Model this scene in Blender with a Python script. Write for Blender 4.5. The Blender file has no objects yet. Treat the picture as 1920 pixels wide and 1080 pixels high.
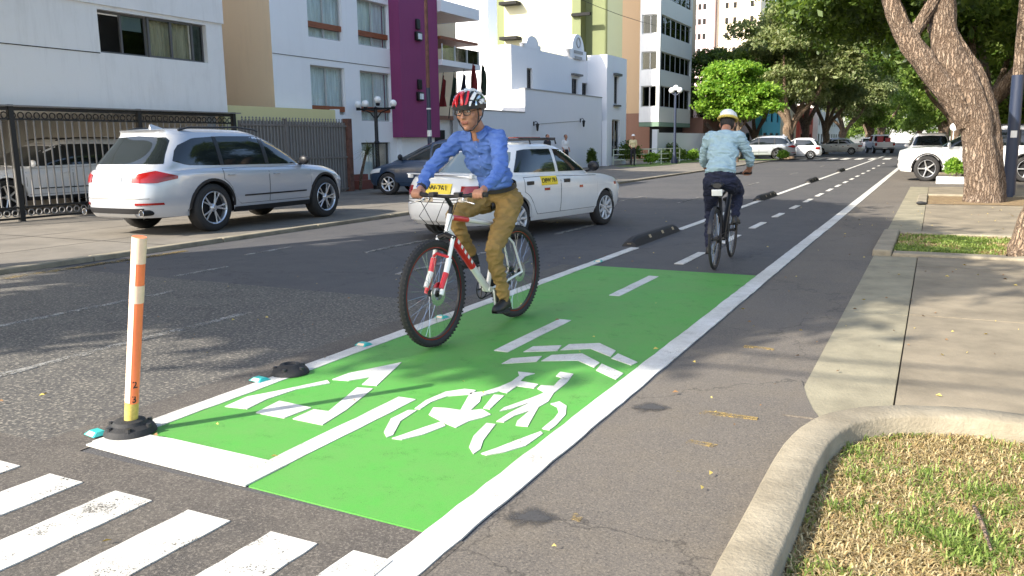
import bpy, math, random
import numpy as np
from mathutils import Vector, Matrix, noise
random.seed(7); np.random.seed(7)
rad = math.radians
S = bpy.context.scene
C = S.collection

# ------------------------------------------------------------------ camera, sky, sun, exposure
cam = bpy.data.cameras.new('camera'); cam.sensor_width = 36; cam.lens = 36*1550/1920
cam.clip_start = .05; cam.clip_end = 2000
co = bpy.data.objects.new('camera', cam); C.objects.link(co); S.camera = co
R_ = ((0.892, -0.068, -0.446), (0.451, 0.160, 0.878), (-0.012, 0.985, -0.174))
co.matrix_world = Matrix(((R_[0][0], R_[0][1], -R_[0][2], 0), (R_[1][0], R_[1][1], -R_[1][2], 0),
                          (R_[2][0], R_[2][1], -R_[2][2], 1.45), (0, 0, 0, 1)))
cam.dof.use_dof = False
W = bpy.data.worlds.new('World'); S.world = W; W.use_nodes = True
wn = W.node_tree.nodes
sky = wn.new('ShaderNodeTexSky'); sky.sky_type = 'NISHITA'; sky.sun_disc = False
sky.sun_elevation = rad(33.3); sky.sun_rotation = rad(208.9); sky.air_density = 1.0; sky.dust_density = 2.0
W.node_tree.links.new(sky.outputs[0], wn['Background'].inputs[0])
wn['Background'].inputs[1].default_value = 0.15
sl = bpy.data.lights.new('sun', 'SUN'); sl.energy = 4.0; sl.angle = rad(0.5); sl.color = (1, .93, .82)
so = bpy.data.objects.new('sun', sl); C.objects.link(so)
so.rotation_euler = Vector((-.483*math.cos(rad(33.3)), -.876*math.cos(rad(33.3)), math.sin(rad(33.3)))).to_track_quat('Z', 'Y').to_euler()
so.location = (-10, -10, 20)
S.view_settings.view_transform = 'Standard'; S.view_settings.look = 'None'
S.view_settings.exposure = 1.42; S.view_settings.gamma = 1; S.view_settings.use_curve_mapping = False
S.render.engine = 'CYCLES'
S.cycles.max_bounces = 6; S.cycles.transparent_max_bounces = 12

# ------------------------------------------------------------------ materials
MATS = {}
def mat(name, col, rough=.6, metal=0., spec=.5, var=0., vscale=3., col2=None, bump=0., bscale=60., coat=0., emit=None, bdist=.01, stretch=None, detail=6):
    """principled material; col2 mixes in by noise; var multiplies value by noise"""
    if name in MATS: return MATS[name]
    m = bpy.data.materials.new(name); m.use_nodes = True
    nt = m.node_tree; N = nt.nodes; L = nt.links
    b = N['Principled BSDF']
    b.inputs['Base Color'].default_value = (*col, 1); b.inputs['Roughness'].default_value = rough
    b.inputs['Metallic'].default_value = metal; b.inputs['Specular IOR Level'].default_value = spec
    b.inputs['Coat Weight'].default_value = coat; b.inputs['Coat Roughness'].default_value = .05
    if emit: b.inputs['Emission Color'].default_value = (*emit[0], 1); b.inputs['Emission Strength'].default_value = emit[1]
    if var or col2 or bump:
        tc = N.new('ShaderNodeTexCoord'); mp = N.new('ShaderNodeMapping')
        L.new(tc.outputs['Object'], mp.inputs[0])
        if stretch: mp.inputs['Scale'].default_value = stretch
    if var or col2:
        nz = N.new('ShaderNodeTexNoise'); nz.inputs['Scale'].default_value = vscale; nz.inputs['Detail'].default_value = detail; nz.inputs['Roughness'].default_value = .65
        L.new(mp.outputs[0], nz.inputs['Vector'])
        r = N.new('ShaderNodeValToRGB'); L.new(nz.outputs[0], r.inputs[0])
        r.color_ramp.elements[0].position = .32; r.color_ramp.elements[1].position = .68
        c2 = col2 if col2 else tuple(max(0, c*(1-var)) for c in col)
        c1 = col if col2 else tuple(min(1, c*(1+var*.6)) for c in col)
        r.color_ramp.elements[0].color = (*c2, 1); r.color_ramp.elements[1].color = (*c1, 1)
        L.new(r.outputs[0], b.inputs['Base Color'])
    if bump:
        nb = N.new('ShaderNodeTexNoise'); nb.inputs['Scale'].default_value = bscale; nb.inputs['Detail'].default_value = 4
        L.new(mp.outputs[0], nb.inputs['Vector'])
        bu = N.new('ShaderNodeBump'); bu.inputs['Strength'].default_value = bump; bu.inputs['Distance'].default_value = bdist
        L.new(nb.outputs[0], bu.inputs['Height']); L.new(bu.outputs[0], b.inputs['Normal'])
    MATS[name] = m
    return m

def node_mix(nt, fac, a, b, mode='MIX'):
    x = nt.nodes.new('ShaderNodeMix'); x.data_type = 'RGBA'; x.blend_type = mode
    for sock, v in ((x.inputs[0], fac), (x.inputs[6], a), (x.inputs[7], b)):
        if isinstance(v, bpy.types.NodeSocket): nt.links.new(v, sock)
        elif isinstance(v, tuple): sock.default_value = (*v, 1)
        else: sock.default_value = v
    return x.outputs[2]
def ramp(nt, src, p0, p1, c0=(0, 0, 0), c1=(1, 1, 1)):
    r = nt.nodes.new('ShaderNodeValToRGB'); nt.links.new(src, r.inputs[0])
    r.color_ramp.elements[0].position = p0; r.color_ramp.elements[1].position = p1
    r.color_ramp.elements[0].color = (*c0, 1); r.color_ramp.elements[1].color = (*c1, 1)
    return r.outputs[0]
def tex(nt, kind, vec, scale, detail=4, rough=.6):
    n = nt.nodes.new('ShaderNodeTexNoise' if kind == 'noise' else 'ShaderNodeTexVoronoi')
    n.inputs['Scale'].default_value = scale
    if kind == 'noise': n.inputs['Detail'].default_value = detail; n.inputs['Roughness'].default_value = rough
    nt.links.new(vec, n.inputs['Vector'])
    return n
def new_mat(name, rough):
    m = bpy.data.materials.new(name); m.use_nodes = True; nt = m.node_tree
    tc = nt.nodes.new('ShaderNodeTexCoord'); b = nt.nodes['Principled BSDF']; b.inputs['Roughness'].default_value = rough
    return m, nt, tc.outputs['Object'], b
def add_bump(nt, b, h, strength, dist):
    bu = nt.nodes.new('ShaderNodeBump'); bu.inputs['Strength'].default_value = strength; bu.inputs['Distance'].default_value = dist
    nt.links.new(h, bu.inputs['Height']); nt.links.new(bu.outputs[0], b.inputs['Normal'])

def asphalt(name, base, dark, speck, patch, grain=260):
    m, nt, v, b = new_mat(name, .85)
    big = tex(nt, 'noise', v, .45, 6).outputs[0]; med = tex(nt, 'noise', v, 3.2, 8, .7).outputs[0]
    g = tex(nt, 'voronoi', v, grain); g2 = tex(nt, 'noise', v, grain*.45, 3, .7).outputs[0]
    c = node_mix(nt, ramp(nt, big, .38, .62), base, dark)
    c = node_mix(nt, ramp(nt, med, .45, .75), c, patch)
    sp = ramp(nt, g2, .52, .66)
    c = node_mix(nt, sp, c, speck)
    dk = ramp(nt, g2, .30, .42, (.35, .35, .35), (1, 1, 1))
    c = node_mix(nt, 1., c, dk, 'MULTIPLY')
    cr = tex(nt, 'voronoi', v, .55); cr.feature = 'DISTANCE_TO_EDGE'
    wob = tex(nt, 'noise', v, 4., 5)
    ad = nt.nodes.new('ShaderNodeVectorMath'); ad.operation = 'MULTIPLY_ADD'; nt.links.new(wob.outputs[1], ad.inputs[0]); ad.inputs[1].default_value = (.5, .5, .5); nt.links.new(v, ad.inputs[2])
    nt.links.new(ad.outputs[0], cr.inputs['Vector'])
    crk = ramp(nt, cr.outputs[0], .0, .006, (.5, .5, .5), (1, 1, 1))
    c = node_mix(nt, 1., c, crk, 'MULTIPLY')
    nt.links.new(c, b.inputs['Base Color'])
    add_bump(nt, b, g2, .55, .006)
    MATS[name] = m; return m
def paint(name, col, wear, under, grain=150, thr=(.62, .70), seethrough=True, radial=0.):
    """road paint: speckled, dirty in soft blotches and worn through to the asphalt where the noise is high"""
    m, nt, v, b = new_mat(name, .7)
    def math2(op, x, y):
        q = nt.nodes.new('ShaderNodeMath'); q.operation = op
        for i, t in enumerate((x, y)):
            if isinstance(t, bpy.types.NodeSocket): nt.links.new(t, q.inputs[i])
            else: q.inputs[i].default_value = t
        return q.outputs[0]
    n1 = tex(nt, 'noise', v, 5., 8, .75).outputs[0]; n2 = tex(nt, 'noise', v, grain, 3, .7).outputs[0]
    n3 = tex(nt, 'noise', v, 1.1, 8, .75).outputs[0]; n4 = tex(nt, 'noise', v, 14., 6, .7).outputs[0]
    c = node_mix(nt, ramp(nt, n3, .35, .7), col, wear)
    c = node_mix(nt, ramp(nt, n4, .40, .72, (0, 0, 0), (.5, .5, .5)), c, wear)
    c = node_mix(nt, 1., c, ramp(nt, n2, .28, .48, (.66, .66, .64), (1, 1, 1)), 'MULTIPLY')
    k = math2('ADD', math2('MULTIPLY', n1, .5), math2('MULTIPLY', n2, .5))
    if radial:
        ln = nt.nodes.new('ShaderNodeVectorMath'); ln.operation = 'LENGTH'; nt.links.new(v, ln.inputs[0])
        k = math2('ADD', math2('ADD', math2('MULTIPLY', k, .5), math2('MULTIPLY', tex(nt, 'noise', v, 9., 5, .6).outputs[0], 1.1)), math2('MULTIPLY', math2('SUBTRACT', ln.outputs['Value'], radial*1.15), .55/radial))
    al = ramp(nt, k, *thr)
    nt.links.new(c, b.inputs['Base Color'])
    add_bump(nt, b, n2, .35, .004)
    t = nt.nodes.new('ShaderNodeBsdfTransparent'); mx = nt.nodes.new('ShaderNodeMixShader')
    nt.links.new(al, mx.inputs[0]); nt.links.new(b.outputs[0], mx.inputs[1]); nt.links.new(t.outputs[0], mx.inputs[2]); nt.links.new(mx.outputs[0], nt.nodes['Material Output'].inputs[0])
    MATS[name] = m; return m
def wall(name, col, dirt=(.3, .28, .25), amt=.6, bump=.25):
    """plaster with soft vertical streaks and blotches of dirt"""
    if name in MATS: return MATS[name]
    m, nt, v, b = new_mat(name, .85)
    mp = nt.nodes.new('ShaderNodeMapping'); nt.links.new(v, mp.inputs[0]); mp.inputs['Scale'].default_value = (3, 3, .35)
    s = tex(nt, 'noise', mp.outputs[0], 1.6, 7, .7).outputs[0]; n = tex(nt, 'noise', v, .7, 7, .65).outputs[0]
    k = ramp(nt, s, .5, .85, (0, 0, 0), (amt, amt, amt)); k2 = ramp(nt, n, .5, .8, (0, 0, 0), (amt*.7,)*3)
    c = node_mix(nt, k, col, dirt); c = node_mix(nt, k2, c, dirt)
    nt.links.new(c, b.inputs['Base Color'])
    f = tex(nt, 'noise', v, 40, 4).outputs[0]; add_bump(nt, b, f, bump, .01)
    MATS[name] = m; return m
def leafmat(name, cols, trans=.35):
    m = bpy.data.materials.new(name); m.use_nodes = True; nt = m.node_tree; b = nt.nodes['Principled BSDF']
    g = nt.nodes.new('ShaderNodeNewGeometry'); r = nt.nodes.new('ShaderNodeValToRGB'); nt.links.new(g.outputs['Random Per Island'], r.inputs[0])
    while len(r.color_ramp.elements) < len(cols): r.color_ramp.elements.new(.5)
    for i, c in enumerate(cols): r.color_ramp.elements[i].position = i/(len(cols)-1); r.color_ramp.elements[i].color = (*c, 1)
    nt.links.new(r.outputs[0], b.inputs['Base Color']); b.inputs['Roughness'].default_value = .5; b.inputs['Specular IOR Level'].default_value = .35
    t = nt.nodes.new('ShaderNodeBsdfTranslucent'); h = nt.nodes.new('ShaderNodeMix'); 
    hc = node_mix(nt, .5, r.outputs[0], (cols[-1][0]*1.3, cols[-1][1]*1.4, cols[-1][2]*.5)); nt.links.new(hc, t.inputs[0])
    nt.nodes.remove(h)
    mx = nt.nodes.new('ShaderNodeMixShader'); mx.inputs[0].default_value = trans
    nt.links.new(b.outputs[0], mx.inputs[1]); nt.links.new(t.outputs[0], mx.inputs[2])
    nt.links.new(mx.outputs[0], nt.nodes['Material Output'].inputs[0])
    MATS[name] = m; return m
def glassmat(name, tint=(.8, .9, .9), fac=.12):
    """clear pane: fresnel glossy over transparent"""
    m = bpy.data.materials.new(name); m.use_nodes = True; nt = m.node_tree; nt.nodes.remove(nt.nodes['Principled BSDF'])
    t = nt.nodes.new('ShaderNodeBsdfTransparent'); t.inputs[0].default_value = (*tint, 1)
    g = nt.nodes.new('ShaderNodeBsdfGlossy'); g.inputs['Roughness'].default_value = .03
    f = nt.nodes.new('ShaderNodeFresnel'); f.inputs[0].default_value = 1.16
    a = nt.nodes.new('ShaderNodeMath'); a.operation = 'ADD'; nt.links.new(f.outputs[0], a.inputs[0]); a.inputs[1].default_value = fac
    x = nt.nodes.new('ShaderNodeMixShader'); nt.links.new(a.outputs[0], x.inputs[0]); nt.links.new(t.outputs[0], x.inputs[1]); nt.links.new(g.outputs[0], x.inputs[2])
    nt.links.new(x.outputs[0], nt.nodes['Material Output'].inputs[0])
    MATS[name] = m; return m

asphalt('asphalt', (.062, .060, .062), (.043, .043, .047), (.13, .125, .118), (.078, .073, .070), 230)
asphalt('asphalt_old', (.080, .074, .066), (.055, .052, .048), (.25, .225, .18), (.100, .092, .078), 95)
asphalt('asphalt_brown', (.080, .068, .056), (.056, .050, .044), (.17, .15, .125), (.108, .094, .076), 210)
asphalt('asphalt_right', (.122, .106, .088), (.090, .079, .068), (.175, .152, .120), (.125, .105, .080), 230)
paint('green_paint', (.060, .300, .036), (.100, .265, .055), None, 190, (.575, .66))
paint('white_paint', (.68, .68, .65), (.44, .42, .37), None, 160, (.565, .64))
paint('worn_white', (.66, .65, .61), (.42, .40, .35), None, 120, (.53, .60))
paint('faded_white', (.38, .37, .34), (.25, .24, .22), None, 70, (.44, .55))
paint('faded_yellow', (.36, .24, .06), (.26, .19, .08), None, 60, (.38, .54))
paint('tar_patch', (.038, .038, .040), (.060, .056, .052), None, 90, (.36, .74), radial=.10)
M = lambda n: MATS[n]
mat('concrete', (.42, .38, .30), .9, var=.3, vscale=2.2, bump=.5, bscale=90, detail=9)
mat('concrete_path', (.215, .18, .125), .9, var=.36, vscale=1.6, bump=.4, bscale=90, detail=9)
mat('gutter_concrete', (.245, .22, .15), .9, var=.28, vscale=2.5, bump=.5, bscale=70, detail=9)
mat('kerb_concrete', (.30, .262, .19), .9, col2=(.175, .15, .105), vscale=3.5, bump=.6, bscale=60, detail=9)
mat('left_pavement', (.165, .147, .12), .9, var=.25, vscale=1.3, bump=.3, bscale=60, detail=9)
mat('soil', (.17, .11, .055), 1, col2=(.28, .20, .10), vscale=9, bump=1, bscale=50, bdist=.03)
mat('ground', (.16, .15, .13), 1, var=.3, vscale=.3)
mat('black_rubber', (.018, .018, .019), .75, var=.3, vscale=30, bump=.3, bscale=120)
mat('tyre', (.022, .021, .021), .8, bump=.2, bscale=100)
mat('black_plastic', (.015, .015, .017), .45)
mat('black_metal', (.012, .012, .014), .4, metal=.3)
mat('dark_blue_metal', (.02, .03, .06), .45)
mat('silver_paint', (.50, .52, .56), .28, metal=.35, coat=.8)
mat('taxi_white', (.70, .70, .69), .3, coat=.6, var=.06, vscale=2)
mat('suv_white', (.80, .80, .80), .28, coat=.7)
mat('blue_grey_paint', (.025, .05, .10), .3, metal=.2, coat=.5)
mat('joint_dirt', (.06, .05, .04), 1)
mat('car_glass', (.012, .016, .018), .04, spec=.8)
mat('light_glass', (.16, .2, .2), .06, spec=.9)
mat('red_lens', (.28, .008, .008), .2, coat=.5)
mat('orange_lens', (.8, .25, .03), .2)
mat('clear_lens', (.75, .78, .8), .1, coat=.5)
mat('alloy', (.62, .63, .65), .3, metal=.8)
mat('hubcap', (.55, .56, .57), .4, metal=.4)
mat('dark_gap', (.008, .008, .009), .9)
mat('underbody', (.01, .01, .01), .9)
mat('plate_white', (.75, .75, .72), .5)
mat('sign_yellow', (.85, .62, .03), .5)
mat('ink', (.01, .01, .01), .6); mat('helmet_yellow', (.62, .48, .10), .5); mat('blue_button', (.20, .28, .5), .4)
mat('chrome', (.7, .7, .7), .15, metal=1)
mat('red_paint', (.62, .015, .02), .3, coat=.5)
mat('bike_white', (.78, .78, .74), .25, coat=.6)
mat('skin', (.40, .19, .115), .5, var=.1, vscale=20)
mat('skin_pale', (.52, .28, .18), .5)
mat('lips', (.30, .11, .08), .5)
mat('hair', (.012, .009, .008), .6, bump=.8, bscale=140)
mat('blue_shirt', (.078, .16, .44), .8, var=.12, vscale=6, bump=.6, bscale=26, bdist=.012)
mat('khaki', (.26, .165, .048), .85, var=.15, vscale=7, bump=.6, bscale=22, bdist=.012)
mat('grey_blue_shirt', (.30, .42, .47), .85, var=.1, vscale=6, bump=.5, bscale=20, bdist=.012)
mat('navy_jeans', (.009, .012, .034), .85, var=.2, vscale=8, bump=.5, bscale=26, bdist=.012)
mat('shoe_black', (.012, .012, .013), .5)
mat('orange_plastic', (.85, .20, .07), .45, var=.12, vscale=8)
mat('sunlit_plastic', (.78, .60, .45), .45, var=.06, vscale=6)
mat('reflective_white', (.75, .55, .40), .4, var=.12, vscale=20)
mat('post_yellow', (.55, .43, .10), .55, var=.35, vscale=30)
mat('teal_plastic', (.04, .42, .38), .4, var=.2, vscale=20)
mat('globe', (.85, .85, .83), .35)
mat('white_metal', (.75, .75, .74), .5)
mat('fence_grey', (.20, .185, .17), .7, var=.3, vscale=4, col2=(.14, .115, .10))
mat('rusty', (.15, .07, .05), .9, var=.4, vscale=6)
mat('fence_black', (.012, .012, .012), .55)
mat('bar_light', (.22, .21, .20), .5)
wall('plaster_white', (.80, .79, .77), (.42, .40, .37), .35)
wall('hotel_white', (.84, .85, .86), (.55, .55, .55), .15)
wall('colonial_white', (.80, .81, .83), (.6, .6, .6), .12)
wall('beige_wall', (.76, .60, .40), (.4, .3, .2), .2)
wall('pale_yellow', (.68, .62, .32), (.5, .45, .3), .2)
wall('purple', (.24, .045, .14), (.15, .03, .10), .3)
wall('cream_tower', (.56, .55, .40), (.6, .6, .45), .15)
wall('shaded_green', (.18, .205, .10), (.25, .3, .12), .2)
wall('pale_green', (.38, .43, .29), (.4, .5, .3), .2)
wall('peach', (.62, .43, .26), (.6, .42, .26), .15)
wall('brown_wall', (.30, .16, .11), (.2, .1, .08), .3)
wall('spandrel', (.56, .55, .49), (.4, .4, .38), .25)
wall('dark_green_band', (.16, .24, .17), (.1, .14, .1), .3)
wall('pink_tower', (.70, .52, .50), (.6, .5, .45), .2)
wall('far_cream', (.78, .66, .48), (.6, .5, .4), .2)
wall('teal_wall', (.10, .42, .48), (.1, .3, .3), .2)
wall('red_wall', (.50, .10, .07), (.3, .1, .05), .3)
wall('grey_wall', (.35, .35, .34), (.25, .25, .25), .3)
wall('plinth', (.24, .08, .06), (.15, .06, .05), .4)
mat('wood_band', (.26, .08, .03), .6, var=.3, vscale=5, stretch=(1, 1, 8))
mat('curtain', (.78, .84, .86), .9, var=.25, vscale=9, stretch=(1, 1, .1))
mat('blind_tan', (.42, .37, .25), .9, var=.3, vscale=6, stretch=(6, 6, .4))
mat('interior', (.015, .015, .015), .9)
mat('window_frame', (.10, .10, .10), .5)
mat('frame_light', (.45, .45, .44), .5)
glassmat('pane', (.95, .98, .98), .03)
glassmat('pane_dark', (.35, .42, .42), .04)
glassmat('lens', (.92, .95, .95), .06)
def barkmat(name, c1, c2, c3):
    m, nt, v, b = new_mat(name, .95)
    mp = nt.nodes.new('ShaderNodeMapping'); nt.links.new(v, mp.inputs[0]); mp.inputs['Scale'].default_value = (1, 1, .16)
    f = tex(nt, 'noise', mp.outputs[0], 24, 6, .7).outputs[0]; g = tex(nt, 'noise', v, 3, 6, .6).outputs[0]
    w = tex(nt, 'voronoi', mp.outputs[0], 17); w.feature = 'DISTANCE_TO_EDGE'; n = tex(nt, 'noise', v, 9, 4)
    ad = nt.nodes.new('ShaderNodeVectorMath'); ad.operation = 'MULTIPLY_ADD'; nt.links.new(n.outputs[1], ad.inputs[0]); ad.inputs[1].default_value = (.12, .12, .12); nt.links.new(mp.outputs[0], ad.inputs[2]); nt.links.new(ad.outputs[0], w.inputs['Vector'])
    c = node_mix(nt, ramp(nt, f, .38, .62), c2, c1); c = node_mix(nt, ramp(nt, g, .42, .66), c, c3)
    cr = ramp(nt, w.outputs[0], .0, .16, (.42, .36, .32), (1, 1, 1)); c = node_mix(nt, 1., c, cr, 'MULTIPLY')
    nt.links.new(c, b.inputs['Base Color'])
    h = nt.nodes.new('ShaderNodeMath'); h.operation = 'MULTIPLY_ADD'; nt.links.new(f, h.inputs[0]); h.inputs[1].default_value = .5; nt.links.new(ramp(nt, w.outputs[0], 0, .25), h.inputs[2])
    add_bump(nt, b, h.outputs[0], 1, .04); MATS[name] = m
barkmat('bark', (.34, .265, .20), (.16, .105, .068), (.25, .18, .125))
barkmat('bark_pale', (.42, .31, .21), (.22, .15, .10), (.34, .25, .17))
leafmat('leaf_dark', [(.02, .045, .008), (.045, .085, .012), (.085, .14, .022), (.16, .22, .04)], .42)
leafmat('leaf_mid', [(.035, .075, .012), (.08, .15, .022), (.16, .25, .045), (.30, .38, .10)], .45)
leafmat('leaf_grey', [(.07, .10, .03), (.13, .17, .06), (.21, .25, .10), (.34, .36, .18)], .42)
leafmat('leaf_bright', [(.06, .15, .012), (.12, .25, .02), (.20, .35, .035), (.32, .46, .07)], .4)
leafmat('grass_green', [(.10, .16, .03), (.17, .25, .05), (.30, .36, .10)])
leafmat('grass_dry', [(.22, .15, .06), (.36, .28, .12), (.54, .45, .25), (.34, .22, .10)], .2)
leafmat('leaf_palm', [(.10, .12, .06), (.18, .20, .10), (.28, .27, .16)])
for i, c in enumerate([(.16, .01, .01), (.01, .025, .012), (.012, .014, .03)]): mat('flag%d' % i, c, .8)

# ------------------------------------------------------------------ mesh helpers
class MB:
    def __init__(s): s.v = []; s.f = []; s.m = []
    def add(s, vs, fs, m=0):
        o = len(s.v); s.v += [tuple(p) for p in vs]; s.f += [tuple(o+i for i in f) for f in fs]; s.m += [m]*len(fs); return s
    def box(s, x0, x1, y0, y1, z0, z1, m=0):
        return s.add([(x, y, z) for z in (z0, z1) for y in (y0, y1) for x in (x0, x1)],
                     [(0, 2, 3, 1), (4, 5, 7, 6), (0, 1, 5, 4), (2, 6, 7, 3), (0, 4, 6, 2), (1, 3, 7, 5)], m)
    def obox(s, c, sz, rot=0, m=0, tilt=None):
        M3 = Matrix.Rotation(rot, 3, 'Z') if tilt is None else tilt
        vs = [Vector(c) + M3 @ Vector((a*sz[0]/2, b*sz[1]/2, d*sz[2]/2)) for d in (-1, 1) for b in (-1, 1) for a in (-1, 1)]
        return s.add(vs, [(0, 2, 3, 1), (4, 5, 7, 6), (0, 1, 5, 4), (2, 6, 7, 3), (0, 4, 6, 2), (1, 3, 7, 5)], m)
    def tube(s, pts, r, n=8, m=0, closed=False, caps=True, squash=1.):
        P = [Vector(p) for p in pts]; k = len(P); rr = r if isinstance(r, (list, tuple)) else [r]*k
        vs = []; up = None
        for i, p in enumerate(P):
            d = (P[(i+1) % k]-P[i-1]) if closed else (P[min(i+1, k-1)]-P[max(i-1, 0)])
            d.normalize()
            if up is None:
                a = Vector((0, 0, 1)) if abs(d.z) < .9 else Vector((1, 0, 0)); up = (a - d*a.dot(d)).normalized()
            else: up = (up - d*up.dot(d)).normalized()
            sd = d.cross(up)
            for j in range(n):
                t = 2*math.pi*j/n; vs.append(p + rr[i]*(math.cos(t)*up*squash + math.sin(t)*sd))
        fs = []
        for i in range(k if closed else k-1):
            a = i*n; b = ((i+1) % k)*n
            for j in range(n): fs.append((a+j, a+(j+1) % n, b+(j+1) % n, b+j))
        if caps and not closed: fs.append(tuple(range(n))[::-1]); fs.append(tuple(range((k-1)*n, k*n)))
        return s.add(vs, fs, m)
    def cyl(s, p0, p1, r0, r1=None, n=12, m=0): return s.tube([p0, p1], [r0, r0 if r1 is None else r1], n, m)
    def lathe(s, prof, c, ax=(0, 0, 1), n=24, m=0):
        """prof: list of (r, h) along the axis"""
        ax = Vector(ax).normalized(); a = Vector((0, 0, 1)) if abs(ax.z) < .9 else Vector((1, 0, 0)); u = (a-ax*a.dot(ax)).normalized(); w = ax.cross(u); c = Vector(c)
        vs = [c+ax*h+r*(math.cos(2*math.pi*j/n)*u+math.sin(2*math.pi*j/n)*w) for r, h in prof for j in range(n)]
        fs = [(i*n+j, i*n+(j+1) % n, (i+1)*n+(j+1) % n, (i+1)*n+j) for i in range(len(prof)-1) for j in range(n)]
        return s.add(vs, fs, m)
    def ell(s, c, r, nu=12, nv=8, m=0, rot=None):
        c = Vector(c); vs = []; 
        for i in range(nv+1):
            t = math.pi*i/nv
            for j in range(nu):
                p = 2*math.pi*j/nu; q = Vector((r[0]*math.sin(t)*math.cos(p), r[1]*math.sin(t)*math.sin(p), r[2]*math.cos(t)))
                vs.append(c+(rot @ q if rot else q))
        fs = [(i*nu+j, (i+1)*nu+j, (i+1)*nu+(j+1) % nu, i*nu+(j+1) % nu) for i in range(nv) for j in range(nu)]
        return s.add(vs, fs, m)
    def torus(s, c, ax, R, r, n=32, k=8, m=0, sq=1.):
        prof = [(R+r*math.cos(2*math.pi*i/k), r*sq*math.sin(2*math.pi*i/k)) for i in range(k+1)]
        return s.lathe(prof, c, ax, n, m)
    def poly(s, pts, z0, z1, m=0):
        """vertical prism over a 2-D outline"""
        n = len(pts); vs = [(x, y, z0) for x, y in pts]+[(x, y, z1) for x, y in pts]
        fs = [tuple(range(n))[::-1], tuple(range(n, 2*n))]+[(i, (i+1) % n, n+(i+1) % n, n+i) for i in range(n)]
        return s.add(vs, fs, m)
    def grid(s, G, m=0, closed=False, flip=False):
        a = len(G); b = len(G[0]); vs = [p for r in G for p in r]; fs = []
        for i in range(a-1):
            for j in range(b if closed else b-1):
                q = (i*b+j, i*b+(j+1) % b, (i+1)*b+(j+1) % b, (i+1)*b+j); fs.append(q[::-1] if flip else q)
        return s.add(vs, fs, m)
    def mesh(s, name, mats, smooth=True, ang=35):
        me = bpy.data.meshes.new(name); me.from_pydata(s.v, [], s.f)
        for q in (mats if isinstance(mats, (list, tuple)) else [mats]): me.materials.append(M(q) if isinstance(q, str) else q)
        if len(set(s.m)) > 1 or (s.m and s.m[0]): me.polygons.foreach_set('material_index', s.m)
        if smooth:
            me.shade_smooth()
            try: me.set_sharp_from_angle(angle=rad(ang))
            except Exception: pass
        me.update(); return me
    def build(s, name, mats, parent=None, smooth=True, ang=35, bevel=0., kind=None, **kw):
        o = bpy.data.objects.new(name, s.mesh(name, mats, smooth, ang)); C.objects.link(o)
        if parent is not None: o.parent = parent
        if bevel:
            b = o.modifiers.new('bevel', 'BEVEL'); b.width = bevel; b.segments = 2; b.limit_method = 'ANGLE'; b.angle_limit = rad(40)
        if kind: o['kind'] = kind
        for k, q in kw.items(): o[k] = q
        return o
def raw_mesh(name, V, F, mats, midx=None, smooth=False):
    """fast mesh from numpy arrays; F is (n,3) or (n,4)"""
    me = bpy.data.meshes.new(name); k = F.shape[1]
    me.vertices.add(len(V)); me.vertices.foreach_set('co', np.ascontiguousarray(V, dtype=np.float32).ravel())
    me.loops.add(F.size); me.loops.foreach_set('vertex_index', np.ascontiguousarray(F, dtype=np.int32).ravel())
    me.polygons.add(len(F)); me.polygons.foreach_set('loop_start', np.arange(0, F.size, k, dtype=np.int32))
    for q in (mats if isinstance(mats, (list, tuple)) else [mats]): me.materials.append(M(q))
    if midx is not None: me.polygons.foreach_set('material_index', midx.astype(np.int32))
    me.update(calc_edges=True)
    if smooth: me.shade_smooth()
    return me
def link(name, me, parent=None, loc=None, rz=None, **kw):
    o = bpy.data.objects.new(name, me); C.objects.link(o)
    if parent is not None: o.parent = parent
    if loc: o.location = loc
    if rz is not None: o.rotation_euler[2] = rz
    for k, q in kw.items(): o[k] = q
    return o
def thing(name, label, cat, loc=(0, 0, 0), rz=0., group=None):
    o = bpy.data.objects.new(name, None); C.objects.link(o); o.location = loc; o.rotation_euler[2] = rz; o.empty_display_size = .2
    o['label'] = label; o['category'] = cat
    if group: o['group'] = group
    return o
def kids(o): return [c for c in C.objects if c.parent == o]
def dup(root, loc=None, rz=None, scale=None, **kw):
    ch = {}
    for o in C.objects:
        if o.parent: ch.setdefault(o.parent.name, []).append(o)
    def cp(o, par):
        c = o.copy(); C.objects.link(c); c.parent = par
        for k in ch.get(o.name, []): cp(k, c)
        return c
    r = cp(root, None)
    if loc: r.location = loc
    if rz is not None: r.rotation_euler[2] = rz
    if scale: r.scale = (scale,)*3
    for k, q in kw.items(): r[k] = q
    return r

# ------------------------------------------------------------------ ground, road, markings
def sheet(name, x0, x1, y0, y1, z, m, parent=None, **kw):
    b = MB(); b.add([(x0, y0, z), (x1, y0, z), (x1, y1, z), (x0, y1, z)], [(0, 1, 2, 3)]); return b.build(name, m, parent, smooth=False, **kw)
sheet('ground', -300, 300, -100, 600, -.03, 'ground', kind='structure')
road = sheet('road', -9.6, -.6, -12, 300, 0, 'asphalt', kind='structure')
sheet('road_lane_surface', -9.6, -3.9, -12, 6.4, .003, 'asphalt_old', road)
sheet('road_lane_surface', -9.6, -1.45, -12, 2.44, .0045, 'asphalt_brown', road)
sheet('road_lane_surface', -3.9, -3.6, 2.44, 9, .0045, 'asphalt_brown', road)
sheet('parking_strip', -1.45, -.6, 4.44, 60, .003, 'asphalt_right', road); sheet('parking_strip', -1.45, -.40, -12, 4.44, .003, 'asphalt_right', road)
sheet('driveway', -1.45, 12, 27.5, 37, .004, 'asphalt_right', road)
def flat(polys, z, th=.008):
    b = MB()
    for p in polys:
        a = sum(p[i][0]*p[(i+1) % len(p)][1]-p[(i+1) % len(p)][0]*p[i][1] for i in range(len(p)))
        b.poly(p if a > 0 else p[::-1], z-th, z)
    return b
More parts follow.
